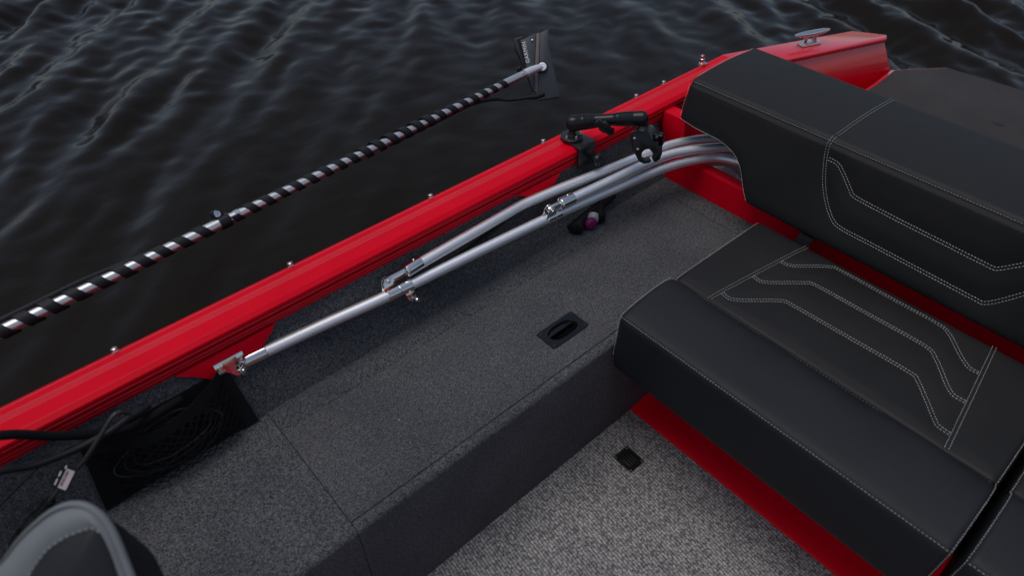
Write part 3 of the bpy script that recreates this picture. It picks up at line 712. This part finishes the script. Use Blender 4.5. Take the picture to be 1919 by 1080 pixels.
put('pivot_bolt', Geo().lathe([(0.0,-0.0135),(0.0045,-0.013),(0.0052,-0.0105),(0.003,-0.0098),(0.003,0.0098),(0.0052,0.0105),(0.0045,0.013),(0.0,0.0135)], pv, unit(np.cross(fork, wn_)), 14), 'bolt', ec)

# ------------------------------------------------------------------ sonar pole outboard of the gunwale
pole = thing('sonar_pole', 'long steel sonar pole wrapped in black spiral band, held over the water outside the gunwale', 'pole', (0.5, 1.29, 0.59))
pa = V3((-0.62, 1.192, 0.60)); pb = V3((1.305, 1.3575, 0.60)); pax = unit(pb-pa)
def pp(x): return pa+(pb-pa)*((x-pa[0])/(pb[0]-pa[0]))
put('thick_tube', Geo().tube([pp(-0.62), pp(0.0), pp(0.318)], 0.0120, 24), 'steel', pole, angle=60)
put('thin_tube', Geo().tube([pp(0.300), pp(0.8), pp(1.262)], 0.0108, 24), 'steel', pole, angle=60)
pn = unit(np.cross(pax, (0,0,1))); pbn = np.cross(pn, pax)         # pn points inboard, pbn up
if pn[1] > 0: pn = -pn
pbn = V3((0,0,1))
def spiral(x0, x1, pitch, width, rad, th, name):
    L = np.linalg.norm(pp(x1)-pp(x0)); n = int(L/pitch*26); g = Geo(); rows = []; ph = 0.4
    for i in range(n+1):
        s = L*i/n; a = ph-2*math.pi*s/pitch+0.45*math.sin(s*11+1)+0.3*math.sin(s*29); c = pp(x0)+pax*s
        r = rad(s/L) if callable(rad) else rad
        wob = 0.0012*math.sin(s*37)+0.0008*math.sin(s*91)
        d = pn*math.cos(a)+pbn*math.sin(a); hw = width/2
        rr = r+wob*0.5
        rows.append([c+d*rr-pax*hw, c+d*(rr+th)-pax*hw*0.94, c+d*(rr+th)+pax*hw*0.94, c+d*rr+pax*hw])
    g.loft(rows); return put(name, g, 'rubber', pole, angle=50)
spiral(-0.62, 0.285, 0.0440, 0.0235, lambda k: 0.0126+0.0024*(1-max(0.0, (k-0.62)/0.25) if k < 0.87 else 0), 0.0016, 'spiral_wrap')
spiral(0.325, 1.165, 0.0400, 0.0205, lambda k: 0.0116+0.004*math.exp(-((k-0.55)/0.18)**2), 0.0015, 'spiral_wrap')
cb = [pp(x)+(pbn*0.0130-pn*0.0120)*min(1, max(0.3, (0.27-x)/0.25)) for x in np.linspace(-0.62, 0.24, 16)]
put('sonar_cable', Geo().tube(catmull(cb, 4), 0.0052, 12), 'rubber', pole)
cb = [pp(x)-pbn*0.010+pn*0.004 for x in np.linspace(0.75, 1.10, 6)][:5]+[V3((1.1175,1.3358,0.5724)), V3((1.1625,1.3189,0.5616)), V3((1.2085,1.302,0.5586)), V3((1.2379,1.291,0.556)), V3((1.2524,1.2885,0.5569))]
put('sonar_cable', Geo().tube(catmull(cb, 5), 0.0046, 12), 'rubber', pole)
# tube clamp with tab and bolt where the two diameters meet
cm = pp(0.303)
g = Geo().lathe([(0.0135,-0.0125),(0.0158,-0.0120),(0.0158,0.0120),(0.0135,0.0125)], cm, pax, 28); ck = put('tube_clamp', g, 'black', pole)
td = unit(pbn*0.85-pn*0.55-pax*0.35)
tv = unit(np.cross(pax, td))
for s in (-1, 1):
    put('clamp_tab', Geo().prism([(-0.0115,0.004),(0.0115,0.004),(0.0115,0.020),(0.008,0.0255),(-0.008,0.0255),(-0.0115,0.020)], cm+tv*(0.0042*s-0.0018)+td*0.006, unit(pax+td*0.1), td, tv*0.0036), 'black', ck, bevel=0.0008)
bsd = -tv if tv@V3((0,-1,1)) < 0 else tv
put('clamp_bolt', Geo().lathe([(0.0075,0),(0.0075,0.0022),(0.0066,0.0042),(0.0036,0.0046),(0.0032,0.0022),(0.0,0.002)], cm+td*0.0220+bsd*0.0063, bsd, 18), 'chrome', ck)
put('end_ferrule', Geo().lathe([(0.0112,-0.006),(0.0122,-0.005),(0.0122,0.005),(0.0112,0.006)], pp(0.334), pax, 24), 'chrome', pole)
# transducer head: local frame facing inboard and up, with real depth behind it
hu = unit(RIGHT); hv = unit(V3(UPV)*0.9+V3((0,0,1))*0.25); hv = unit(hv-hu*(hv@hu)); hw_ = np.cross(hu, hv)   # hw_ points towards the viewer side
HO = V3((1.318, 1.350, 0.600)); sc_ = 0.000231
def hp(z): return [((a-420)*sc_, -(b-570)*sc_) for a, b in z]
g = Geo().prism(hp([(392,150),(495,100),(497,290),(650,935),(392,972),(372,880),(385,700)]), HO-hw_*0.034, hu, hv, hw_*0.026)
hd_ = put('transducer_panel', g, 'head', pole, bevel=0.0015)
put('panel_edge', Geo().prism(hp([(345,150),(392,146),(380,560),(372,880),(392,975),(378,968),(345,870),(318,860),(330,460)]), HO-hw_*0.030, hu, hv, hw_*0.016), 'strip', hd_, bevel=0.001)
g = Geo().prism(hp([(200,216),(338,150),(322,470),(316,862),(296,858),(236,640),(140,232)]), HO-hw_*0.032, hu, hv, hw_*0.022); tp = put('transducer_panel', g, 'head', pole, bevel=0.0012)
g = Geo().prism(hp([(55,215),(165,180),(200,213),(142,232),(236,640),(296,858),(240,700),(130,430),(75,340)]), HO-hw_*0.050, hu, hv, hw_*0.032); put('side_bracket', g, 'black', pole, bevel=0.0012)
put('bracket_screw', Geo().sphere(HO+hu*(292-420)*sc_-hv*(238-570)*sc_-hw_*0.0098, 0.0042), 'bolt', tp)
put('bracket_knob', Geo().sphere(HO+hu*(130-420)*sc_-hv*(575-570)*sc_-hw_*0.045, 0.0075, (1,1,1.4)), 'black', pole)
td1 = unit(hu*(-45)-hv*(-200)); put('lettering', text_geo('GARMIN', 0.0150, HO+hu*(213-420)*sc_-hv*(385-570)*sc_-hw_*0.0096, td1, np.cross(hw_, td1)), 'print', tp, smooth=False)
g = Geo().lathe([(0.0165,-0.012),(0.0175,-0.010),(0.0175,0.006),(0.0165,0.008)], HO-hw_*0.012, hw_, 24); put('swivel', g, 'black', pole)
kn = put('end_knuckle', Geo().lathe([(0.0105,0.0),(0.0125,0.001),(0.0125,0.0085),(0.0110,0.0100),(0.0075,0.0103),(0.0070,0.0095),(0.0045,0.0093),(0.0040,0.0115),(0.0,0.012)], HO-hw_*0.003, hw_, 26), 'alu', pole)
kp = [pp(1.252), pp(1.275), HO+hw_*0.002-hu*0.004]; put('neck', Geo().tube(kp, [0.0120, 0.0118, 0.0098], 20), 'alu', kn)
put('neck_rivet', Geo().sphere(pp(1.235)+pn*0.007+pbn*0.0085, 0.0032), 'bolt', kn)
put('cable_gland', Geo().tube([V3((1.2150,1.299,0.5582)), V3((1.2379,1.291,0.556)), V3((1.2524,1.2885,0.5569)), V3((1.264,1.286,0.559))], [0.0055, 0.0075, 0.0085, 0.0085], 14), 'rubber', pole)

# ------------------------------------------------------------------ ball-mount arm with claw, clamped on the gunwale
mt = thing('ball_mount_arm', 'black articulated mount arm with claw clamp, fixed to the red gunwale by a bracket', 'mount', (1.135, 1.03, 0.571))
lb = [(1.062,0.5715),(1.062,0.5765),(0.9955,0.5765),(0.9905,0.572),(0.9905,0.515),(0.9955,0.515),(0.9955,0.5715)]
bk = put('bracket', Geo().prism(lb, (1.1085,0,0), (0,1,0), (0,0,1), (0.060,0,0)), 'black_metal', mt, bevel=0.0008)
put('clamp_knob', Geo().lathe([(0.005,0),(0.005,0.014),(0.009,0.015),(0.0155,0.020),(0.0165,0.027),(0.0150,0.034),(0.009,0.038),(0.0,0.039)], (1.146,0.990,0.540), (0.1,-1,0.06), 8), 'black', bk, bevel=0.0008, angle=25)
bc = V3((1.131, 1.042, 0.577))
bd = put('base_disc', Geo().lathe([(0.0285,0),(0.0290,0.002),(0.0290,0.006),(0.0265,0.0085),(0.012,0.010),(0.008,0.018),(0.010,0.028)], bc, (0,0,1), 30), 'black_metal', mt)
for a in (3.3, 4.45, 5.6):
    p = bc+V3((0.0220*math.cos(a), 0.0220*math.sin(a), 0.0085))
    put('nut', Geo().lathe([(0.0038,0),(0.0038,0.0028),(0.0024,0.0032),(0.0028,0.0045),(0.0029,0.0068),(0.0018,0.0086),(0.0,0.009)], p, (0,0,1), 10), 'bolt', bd)
a0 = V3((1.133, 1.0445, 0.6165)); a1 = V3((1.2445, 0.912, 0.6455)); aax = unit(a1-a0); AL = np.linalg.norm(a1-a0)
aside = unit(np.cross(aax, (0,0,1))); aup = np.cross(aside, aax)
if aside[1] > 0: aside = -aside
aup = unit(V3((0,0,1))-aax*aax[2])
def arm_half(s):
    rows = []
    ss = np.linspace(-0.016, AL+0.014, 70)
    for q in ss:
        k = q/AL; e = min(q+0.016, AL+0.014-q)
        R = (0.0192-0.0042*math.exp(-((k-0.5)/0.22)**2)-0.001*k)*min(1.0, (max(e, 0.0001)/0.010)**0.45)
        if (0.06 < k < 0.34 or 0.60 < k < 0.88): R += 0.0007*(1 if int(q/0.0032) % 2 else -0.6)
        lift = 0.0025*math.sin(k*math.pi*1.1)
        row = []
        for t in np.linspace(-math.pi/2, math.pi/2, 13):
            row.append(a0+aax*q+aside*s*(0.0012+R*math.cos(t)*0.92)+aup*(R*1.05*math.sin(t)+lift))
        rows.append(row)
    g = Geo(); g.loft(rows); return put('arm_shell', g, 'black', mt, angle=32)
for s in (-1, 1): arm_half(s)
put('ball', Geo().sphere(a0-aup*0.012, 0.0130), 'rubber', mt)
wk = a0+aax*AL*0.47+aside*0.0145
wg = put('wing_knob', Geo().lathe([(0.0085,0),(0.0085,0.006),(0.007,0.0075),(0.007,0.010)], wk, aside, 18), 'bolt', mt)
wu = unit(aax*0.72-aup*0.70); wv = np.cross(aside, wu)
put('wing', Geo().prism([(-0.027,-0.004),(-0.024,-0.0105),(-0.012,-0.0085),(-0.006,-0.0125),(0.006,-0.0125),(0.012,-0.0085),(0.024,-0.0105),(0.027,0.004),(0.024,0.0105),(0.012,0.0085),(0.006,0.0125),(-0.006,0.0125),(-0.012,0.0085),(-0.024,0.0105)][::1], wk+aside*0.010, wu, wv, aside*0.013), 'black', wg, bevel=0.0018)
# right end: ball, cup and claw
cpos = V3((1.2405, 0.9035, 0.628))
put('ball', Geo().sphere(cpos+V3((0.002,0.004,0.010)), 0.0130), 'rubber', mt)
cup = put('socket_cup', Geo().lathe([(0.010,0.004),(0.0135,-0.003),(0.0185,-0.006),(0.0195,-0.010),(0.0180,-0.012),(0.0195,-0.014),(0.0195,-0.018),(0.016,-0.020)], cpos, (-0.05,0.05,1), 26), 'black_metal', mt)
qu = unit(RIGHT); qv = unit(V3((0,0,1))*0.75+V3(UPV)*0.5); qv = unit(qv-qu*(qv@qu)); qw = np.cross(qu, qv)
QO = V3((1.230, 0.877, 0.590)); qs = 1.70/1269.0/8.31*1.02
def qp(z): return [((a-1420)*qs, -(b-690)*qs) for a, b in z]
def carc(cx, cy, r, a0_, a1_, n=9): return [(cx+r*math.cos(math.radians(t)), cy-r*math.sin(math.radians(t))) for t in np.linspace(a0_, a1_, n)]
body_ = [(1172,505),(1200,485),(1405,462),(1440,520),(1470,590),(1560,690),(1585,760),(1500,790)]+carc(1425,815,88,15,165)+[(1300,905),(1235,800),(1200,700)]
cw = put('claw_body', Geo().prism(qp(body_), QO-qw*0.013, qu, qv, qw*0.026), 'black', mt, bevel=0.0016)
lowj = [(1258,830),(1345,800)]+carc(1425,815,86,185,310)+[(1500,905),(1470,945),(1385,958),(1310,925)]
put('claw_jaw', Geo().prism(qp(lowj), QO-qw*0.012, qu, qv, qw*0.025), 'black', cw, bevel=0.0014)
hook = [(1500,600),(1590,680),(1645,690),(1655,800),(1630,890),(1575,935),(1535,930),(1515,890),(1535,840),(1530,770),(1490,690)]
put('claw_hook', Geo().prism(qp(hook), QO-qw*0.010, qu, qv, qw*0.020), 'black', cw, bevel=0.0018)
bp = [(1400,470),(1420,410),(1465,385),(1500,400),(1535,465),(1500,480),(1480,505),(1485,570),(1510,610),(1470,600)]
put('claw_lever', Geo().prism(qp(bp), QO-qw*0.011, qu, qv, qw*0.024), 'head', cw, bevel=0.0015)
kc = QO+qu*(1585-1420)*qs-qv*(585-690)*qs
ka = unit(qu*0.85-qv*0.10+qw*0.5)
kb = put('claw_knob', Geo().lathe([(0.0085,-0.010),(0.0085,0.006),(0.0075,0.008)], kc-ka*0.006, ka, 16), 'black', cw)
kv = unit(np.cross(ka, qw)); kw = np.cross(ka, kv)
put('knob_wing', Geo().prism([(-0.019,-0.005),(-0.017,-0.0085),(-0.007,-0.0065),(0.007,-0.0065),(0.017,-0.0085),(0.019,0.005),(0.017,0.0085),(0.007,0.0065),(-0.007,0.0065),(-0.017,0.0085)], kc+ka*0.002, unit(kv*0.8+kw*0.6), unit(np.cross(ka, unit(kv*0.8+kw*0.6))), ka*0.011), 'black', cw, bevel=0.0016)
for a, b in ((1207,562),(1270,728)):
    put('pin', Geo().lathe([(0.0034,0),(0.0032,0.0012),(0.0,0.0018)], QO+qu*(a-1420)*qs-qv*(b-690)*qs+qw*0.0128, qw, 12), 'bolt', cw)

# ------------------------------------------------------------------ hoses and capped fitting under the tubes
def tube_thing(name, label, cat, pts, r, mat, group=None, seg=12, n=6):
    o = put(name, Geo().tube(catmull(pts, n), r, seg), mat); return tag(o, label, cat, group)
ho = thing('hose_connector', 'black hose connector with a magenta cap, lying behind the tubes on the locker', 'connector', (1.12, 0.94, HB))
put('hose', Geo().tube(catmull([(1.050,0.946,0.376),(1.085,0.951,0.378),(1.130,0.958,0.380),(1.185,0.962,0.384),(1.23,0.966,0.390)], 5), 0.0135, 16), 'rubber', ho)
put('hose_end', Geo().lathe([(0.012,0),(0.018,0.002),(0.018,0.018),(0.014,0.020),(0.014,0.034)], (1.058,0.937,0.3745), (0.8,0.35,0.1), 18), 'rubber', ho, angle=25)
put('hose_end', Geo().lathe([(0.013,0),(0.018,0.002),(0.018,0.022),(0.014,0.024),(0.0125,0.075)], (1.134,0.926,0.3745), (0.75,0.60,0.18), 18), 'rubber', ho, angle=25)
cp = put('magenta_cap', Geo().lathe([(0.0,0.0),(0.0105,0.0),(0.0150,0.0025),(0.0165,0.006),(0.0165,0.014),(0.013,0.016)], (1.103,0.920,0.3760), (0.35,0.90,-0.05), 26), 'purple', ho)
put('cap_collar', Geo().lathe([(0.0125,0.015),(0.0145,0.016),(0.0145,0.022),(0.0128,0.023),(0.0145,0.024),(0.0145,0.031),(0.012,0.033)], (1.104,0.921,0.3785), (0.75,0.60,0.25), 22), 'pvc', ho)

# crumpled grey cloth behind the beam
g = Geo(); rows = []
for i in range(9):
    k = i/8; rows.append([(1.555+0.05*math.cos(t)*math.sin(math.pi*(0.08+0.84*k))*(1+0.12*math.sin(3*t+5*k)), 0.70+0.24*k, 0.305+max(0,0.085*math.sin(math.pi*(0.08+0.84*k))*(0.65+0.35*math.sin(t))*(1+0.14*math.sin(4*t+7*k)))) for t in np.linspace(0, 2*math.pi, 16, endpoint=False)])
g.loft(rows); tag(put('folded_cloth', g, 'cloth'), 'pale grey cloth tucked under the tubes behind the red beam', 'cloth')

# ------------------------------------------------------------------ net pocket on the wall
pk = thing('mesh_pocket', 'black net storage pocket with webbing straps on the carpeted wall, full of cables', 'pocket', (0.0, 0.96, HB))
put('backing', Geo().prism([(-0.142,0.002),(0.150,0.002),(0.143,0.132),(0.10,0.135),(-0.10,0.135),(-0.118,0.130)], wallp(0,0,0.0), (1,0,0), wn_, -wd_*0.0035), 'web', pk)
def strap(P0, P1, wdt, off0=0.005):
    P0, P1 = np.array(P0), np.array(P1); n = 12; rows = []
    for k in np.linspace(0, 1, n):
        q = P0+(P1-P0)*k; rows.append((wallp(q[0]-wdt/2, q[1], off0), wallp(q[0]+wdt/2, q[1], off0), wallp(q[0]+wdt/2, q[1], off0+0.0025), wallp(q[0]-wdt/2, q[1], off0+0.0025)))
    g = Geo(); g.loft(rows); return put('strap', g, 'web', pk)
strap((0.136, 0.002), (0.128, 0.132), 0.034); strap((-0.126, 0.002), (-0.106, 0.135), 0.038)
XL_, XR_ = -0.118, 0.128
def nets(a, b):          # a across, b up; the net hangs out from the wall and its mouth sags in the middle
    x = XL_+(XR_-XL_)*a; s = math.sin(math.pi*min(1, max(0, a)))
    h = 0.004+b*(0.128-0.030*s*(1.0 if a < 0.5 else 0.9)); off = 0.008+0.046*(s**0.7)*(0.35+0.65*math.sin(math.pi*min(1, 0.15+b*0.62)))
    return wallp(x, h, off)
g = Geo(); NA, NBB = 12, 7
for k in range(-NBB, NA+1):
    for sgn in (1, -1):
        pts = []
        for j in range(0, 25):
            b = j/24; a = (k+(b*NBB if sgn > 0 else (1-b)*NBB))/NA
            if 0 <= a <= 1: pts.append(nets(min(1, max(0, a+0.012*math.sin(9*b+k))), b)+rng.normal(0, 0.0006, 3))
        if len(pts) > 2: g.tube(pts, 0.00085, 5, cap=False)
o = put('net', g, 'web', pk); o['kind'] = 'stuff'
rows = []
for a in np.linspace(0, 1, 40):
    c = nets(a, 1.0); up = wn_*0.011; out = -wd_
    rows.append((c-up, c+up, c+up+out*0.0028, c-up+out*0.0028))
g = Geo(); g.loft(rows); put('top_binding', g, 'web', pk)
# coiled cables inside
for i in range(6):
    ph = rng.uniform(0, 6.28); cx = 0.0+rng.uniform(-0.03, 0.03); rx = rng.uniform(0.05, 0.085); rh = rng.uniform(0.035, 0.052); oo = rng.uniform(0.012, 0.032); hh = 0.075+rng.uniform(-0.012, 0.012)
    pts = [wallp(cx+rx*math.cos(t), hh+rh*math.sin(t)+0.01*math.sin(2*t+ph), oo+0.006*math.sin(t*2+ph)) for t in np.linspace(ph, ph+5.6, 26)]
    tag(put('coiled_cable', Geo().tube(catmull(pts, 3), rng.uniform(0.0016, 0.0028), 10), 'rubber'), 'black cable coiled inside the net pocket', 'cable', 'cables coiled in the net pocket')

# cables that leave the pocket to the left
tube_thing('braided_cable', 'thick flat-lying black cable crossing the red gunwale lip at the left edge', 'cable', [(-0.34,0.985,0.640),(-0.205,0.975,0.618),(-0.139,0.970,0.562),(-0.089,0.968,0.521),(-0.046,0.966,0.497),(0.011,0.966,0.497),(0.050,0.975,0.490)], 0.0078, 'web', seg=14)
tube_thing('blue_black_cable', 'bluish black cable curving below the thick one at the left edge', 'cable', [(-0.33,0.955,0.600),(-0.227,0.955,0.566),(-0.185,0.955,0.540),(-0.134,0.955,0.527),(-0.075,0.955,0.524),(-0.037,0.958,0.528),(0.0,0.975,0.515)], 0.0062, 'rubber', seg=14)
tube_thing('thin_cable', 'thin black cable hanging against the wall at the left edge', 'cable', [(-0.31,0.962,0.455),(-0.257,0.966,0.482),(-0.213,0.972,0.500),(-0.171,0.975,0.515),(-0.13,0.978,0.515)], 0.0022, 'rubber', seg=8)
pc = thing('plug_cable', 'dark grey cable with ribbed plug and a barcode flag label, left of the net pocket', 'cable', (-0.2, 0.945, 0.40))
put('cable', Geo().tube(catmull([(-0.030,0.955,0.540),(-0.048,0.948,0.562),(-0.082,0.945,0.538),(-0.122,0.945,0.504),(-0.155,0.945,0.485),(-0.184,0.945,0.467),(-0.203,0.945,0.452)], 6), 0.0040, 12), 'hull', pc)
pd = unit((-0.045, 0.0, -0.034))
rp = []
for i in range(7): rp += [(0.0085+0.0005*i, 0.0045*i), (0.0085+0.0005*i, 0.0045*i+0.0028), (0.0068+0.0005*i, 0.0045*i+0.0030), (0.0068+0.0005*i, 0.0045*i+0.0043)]
plg = put('plug', Geo().lathe([(0.0045,-0.006),(0.0062,-0.001)]+rp+[(0.0135,0.033),(0.0140,0.060),(0.0120,0.062),(0.0120,0.070),(0.0155,0.071),(0.0155,0.095),(0.013,0.097)], (-0.196,0.945,0.4575), pd, 20), 'rubber', pc, angle=25)
l0, l1, l2, l3 = [V3(p) for p in ((-0.181,0.9305,0.504),(-0.148,0.9305,0.540),(-0.1385,0.9130,0.5200),(-0.1715,0.9130,0.4840))]
lu = unit(l1-l0); lv = unit((l3-l0)-lu*((l3-l0)@lu)); ln = np.cross(lu, lv); LW = np.linalg.norm(l1-l0); LH = abs((l3-l0)@lv)
fl = put('flag_label', Geo().prism([(0,0),(LW,0),(LW,LH),(0,LH)], l0, lu, lv, ln*0.0006), 'black', pc)
if ln[1] > 0: ln_out = -ln
else: ln_out = ln
base_l = l0+(ln_out*0.0002 if ln_out@ln < 0 else ln_out*0.0008)
lab = put('label_face', Geo().prism([(LW*0.06,LH*0.42),(LW*0.86,LH*0.42),(LW*0.86,LH*0.90),(LW*0.06,LH*0.90)], base_l, lu, lv, ln_out*0.0002), 'label_white', fl)
g = Geo(); x = LW*0.16
while x < LW*0.78:
    wbar = rng.choice([0.0005, 0.0008, 0.0012]); g.prism([(x,LH*0.47),(x+wbar,LH*0.47),(x+wbar,LH*0.62),(x,LH*0.62)], base_l+ln_out*0.0003, lu, lv, ln_out*0.0001); x += wbar+rng.choice([0.0006, 0.0010])
put('barcode', g, 'black', fl, smooth=False)['kind'] = 'stuff'
g = Geo(); 
for q0, q1, h in ((0.12,0.36,0.16),(0.48,0.66,0.16),(0.84,0.95,0.30)):
    x = LW*q0
    while x < LW*q1: wb = rng.choice([0.0008, 0.0014]); g.prism([(x,LH*h),(x+wb,LH*h),(x+wb,LH*(h+0.09)),(x,LH*(h+0.09))], base_l, lu, lv, ln_out*0.0002); x += wb+0.0007
put('fine_print', g, 'print', fl, smooth=False)['kind'] = 'stuff'

# ------------------------------------------------------------------ swivel chair whose back reaches into the lower left corner
ch = thing('swivel_chair', 'grey and black boat seat, only the top of its back in the lower left corner', 'chair', (-0.30, 0.45, 0.0))
CO = V3((0,0,1.5))+V3(FWD)*0.8+V3(RIGHT)*((100-959.5)/1269.24*0.8)-V3(UPV)*((1200-540)/1269.24*0.8)
cs = 0.8/1269.24
cu_ = V3(RIGHT); cv_ = V3(UPV); cf = V3(FWD)
outl = [(-170,1360),(-150,1280),(-110,1190),(-55,1115),(0,1058),(35,1013),(70,979),(102,956),(135,945),(165,949),(193,968),(215,1000),(234,1045),(255,1100),(283,1190),(305,1290),(310,1390),(285,1470),(200,1520),(80,1530),(-40,1510),(-130,1450)]
panl = [(-40,1350),(-20,1270),(10,1190),(40,1120),(62,1075),(80,1046),(103,1021),(133,1002),(160,992),(182,986),(196,1000),(210,1028),(222,1060),(236,1105),(258,1190),(275,1280),(275,1370),(250,1420),(180,1450),(90,1455),(20,1440),(-30,1400)]
def cl_loop(z, n=8):
    P = [V3((a, b, 0)) for a, b in z]; P = P[-2:]+P+P[:3]; q = catmull(P, n)[2*n:-2*n-1] if False else catmull(P, n)
    return q[2*n:2*n+len(z)*n]
Lo, Lp = cl_loop(outl), cl_loop(panl)
W3 = lambda P, d: [CO+cu_*((p[0]-100)*cs)-cv_*((p[1]-1200)*cs)+d for p in P]
cc0 = np.array([100, 1230, 0.0]); dback = cf*0.075-cv_*0.066+cu_*0.012
shrink = lambda P, k: [cc0+(p-cc0)*k for p in P]
g = Geo(); g.loft([W3(Lo, dback), W3(shrink(Lo, 1.012), dback*0.5), W3(Lo, cf*0.0)], cap=False); nb_ = len(Lo)
g.add(W3(Lo, dback), [tuple(range(nb_))])
put('side_boxing', g, 'vinyl_smooth', ch, angle=60)
mid1 = [a*0.65+b*0.35 for a, b in zip(Lo, Lp)]; mid2 = [a*0.3+b*0.7 for a, b in zip(Lo, Lp)]
g = Geo(); g.loft([W3(Lo, cf*0.001), W3(mid1, -cf*0.008), W3(mid2, -cf*0.010), W3(Lp, -cf*0.006)], cap=False); bb = put('back_border', g, 'vinyl_grey', ch, angle=60)
g = Geo(); g.loft([W3(Lp, -cf*0.006), W3(shrink(Lp, 0.92), -cf*0.013), W3(shrink(Lp, 0.6), -cf*0.022), W3(shrink(Lp, 0.1), -cf*0.026)], cap=False)
put('back_panel', g, 'vinyl_smooth', ch, angle=60)
pipe = W3(Lo, -cf*0.002); k0, k1 = 7*8, 18*8
k0 = 4*8
put('piping', Geo().tube(pipe[k0:k1], [0.0006+0.0040*min(1, i/40) for i in range(k1-k0)], 14), 'vinyl_grey', ch)
q = W3(shrink(Lp, 1.0), -cf*0.0068); g = Geo(); stitch(g, q[0:10*8], -cf, 0.006, 0.002, 0.0018, 0.0008); put('seam_stitching', g, 'vinyl_light', bb, smooth=False)['kind'] = 'stuff'
bot = CO-cv_*(280*cs)+cf*0.03
put('seat_pad', Geo().box((-0.36, 0.42, 0.36), (0.44, 0.40, 0.08)), 'vinyl_grey', ch, bevel=0.03, seg=4)
put('pedestal', Geo().lathe([(0.11,0.0),(0.11,0.006),(0.035,0.02),(0.03,0.04),(0.03,0.30),(0.08,0.31),(0.08,0.322)], (-0.36,0.42,0.0005), (0,0,1), 24), 'alu', ch)
put('back_hinge', Geo().tube([(-0.28,0.44,0.34), (-0.20,0.50,0.38), tuple(bot)], 0.014, 12), 'black_metal', ch)

# ------------------------------------------------------------------ crumbs on the carpets
crumbs = [((0.366,0.757,HB+0.0015),'cloth','tiny yellowish crumb on the locker lid'), ((0.588,0.434,0.0),'label_white','tiny white crumb on the woven floor near the lower edge'),
          ((0.912,0.570,0.0),'label_white','tiny white crumb on the woven floor by the red ledge'), ((0.93,0.475,0.0),'label_white','tiny white crumb on the floor beside the drain')]
for p, m_, lb_ in crumbs:
    g = Geo().sphere(V3(p)+V3((0,0,0.0012)), 0.0018, (1.3,0.8,0.7), 7, 5); tag(put('crumb', g, m_), lb_, 'crumb', 'crumbs on the carpets')

# pale lint caught in the two carpets
g = Geo(); rl = np.random.default_rng(5)
for i in range(170):
    if i < 110: p = (rl.uniform(-0.2, 1.36), rl.uniform(0.64, 0.885), HB+0.0019)
    else: p = (rl.uniform(0.2, 0.95), rl.uniform(0.0, 0.60), 0.0004)
    a = rl.uniform(0, 3.14); r = rl.uniform(0.0004, 0.0011)
    if (0.72 < p[0] < 0.86 and 0.67 < p[1] < 0.76): continue
    d = V3((math.cos(a), math.sin(a), 0))*r*rl.uniform(1, 2.2); n_ = V3((-math.sin(a), math.cos(a), 0))*r*0.6; p = V3(p)
    g.add([p-d, p+n_, p+d, p-n_, p+V3((0,0,r))], [(0,1,4),(1,2,4),(2,3,4),(3,0,4),(0,3,2,1)])
o = put('lint', g, 'pvc', smooth=False); o['kind'] = 'stuff'; o['label'] = 'tiny pale lint specks caught in the carpets'; o['category'] = 'lint'
tube_thing('wall_cable', 'thin black cable between the two long tubes, against the carpeted wall', 'cable', [(0.56,0.968,0.440),(0.60,0.972,0.450),(0.68,0.978,0.459),(0.77,0.984,0.468),(0.86,0.988,0.479),(0.93,0.994,0.492)], 0.0034, 'rubber', seg=10)
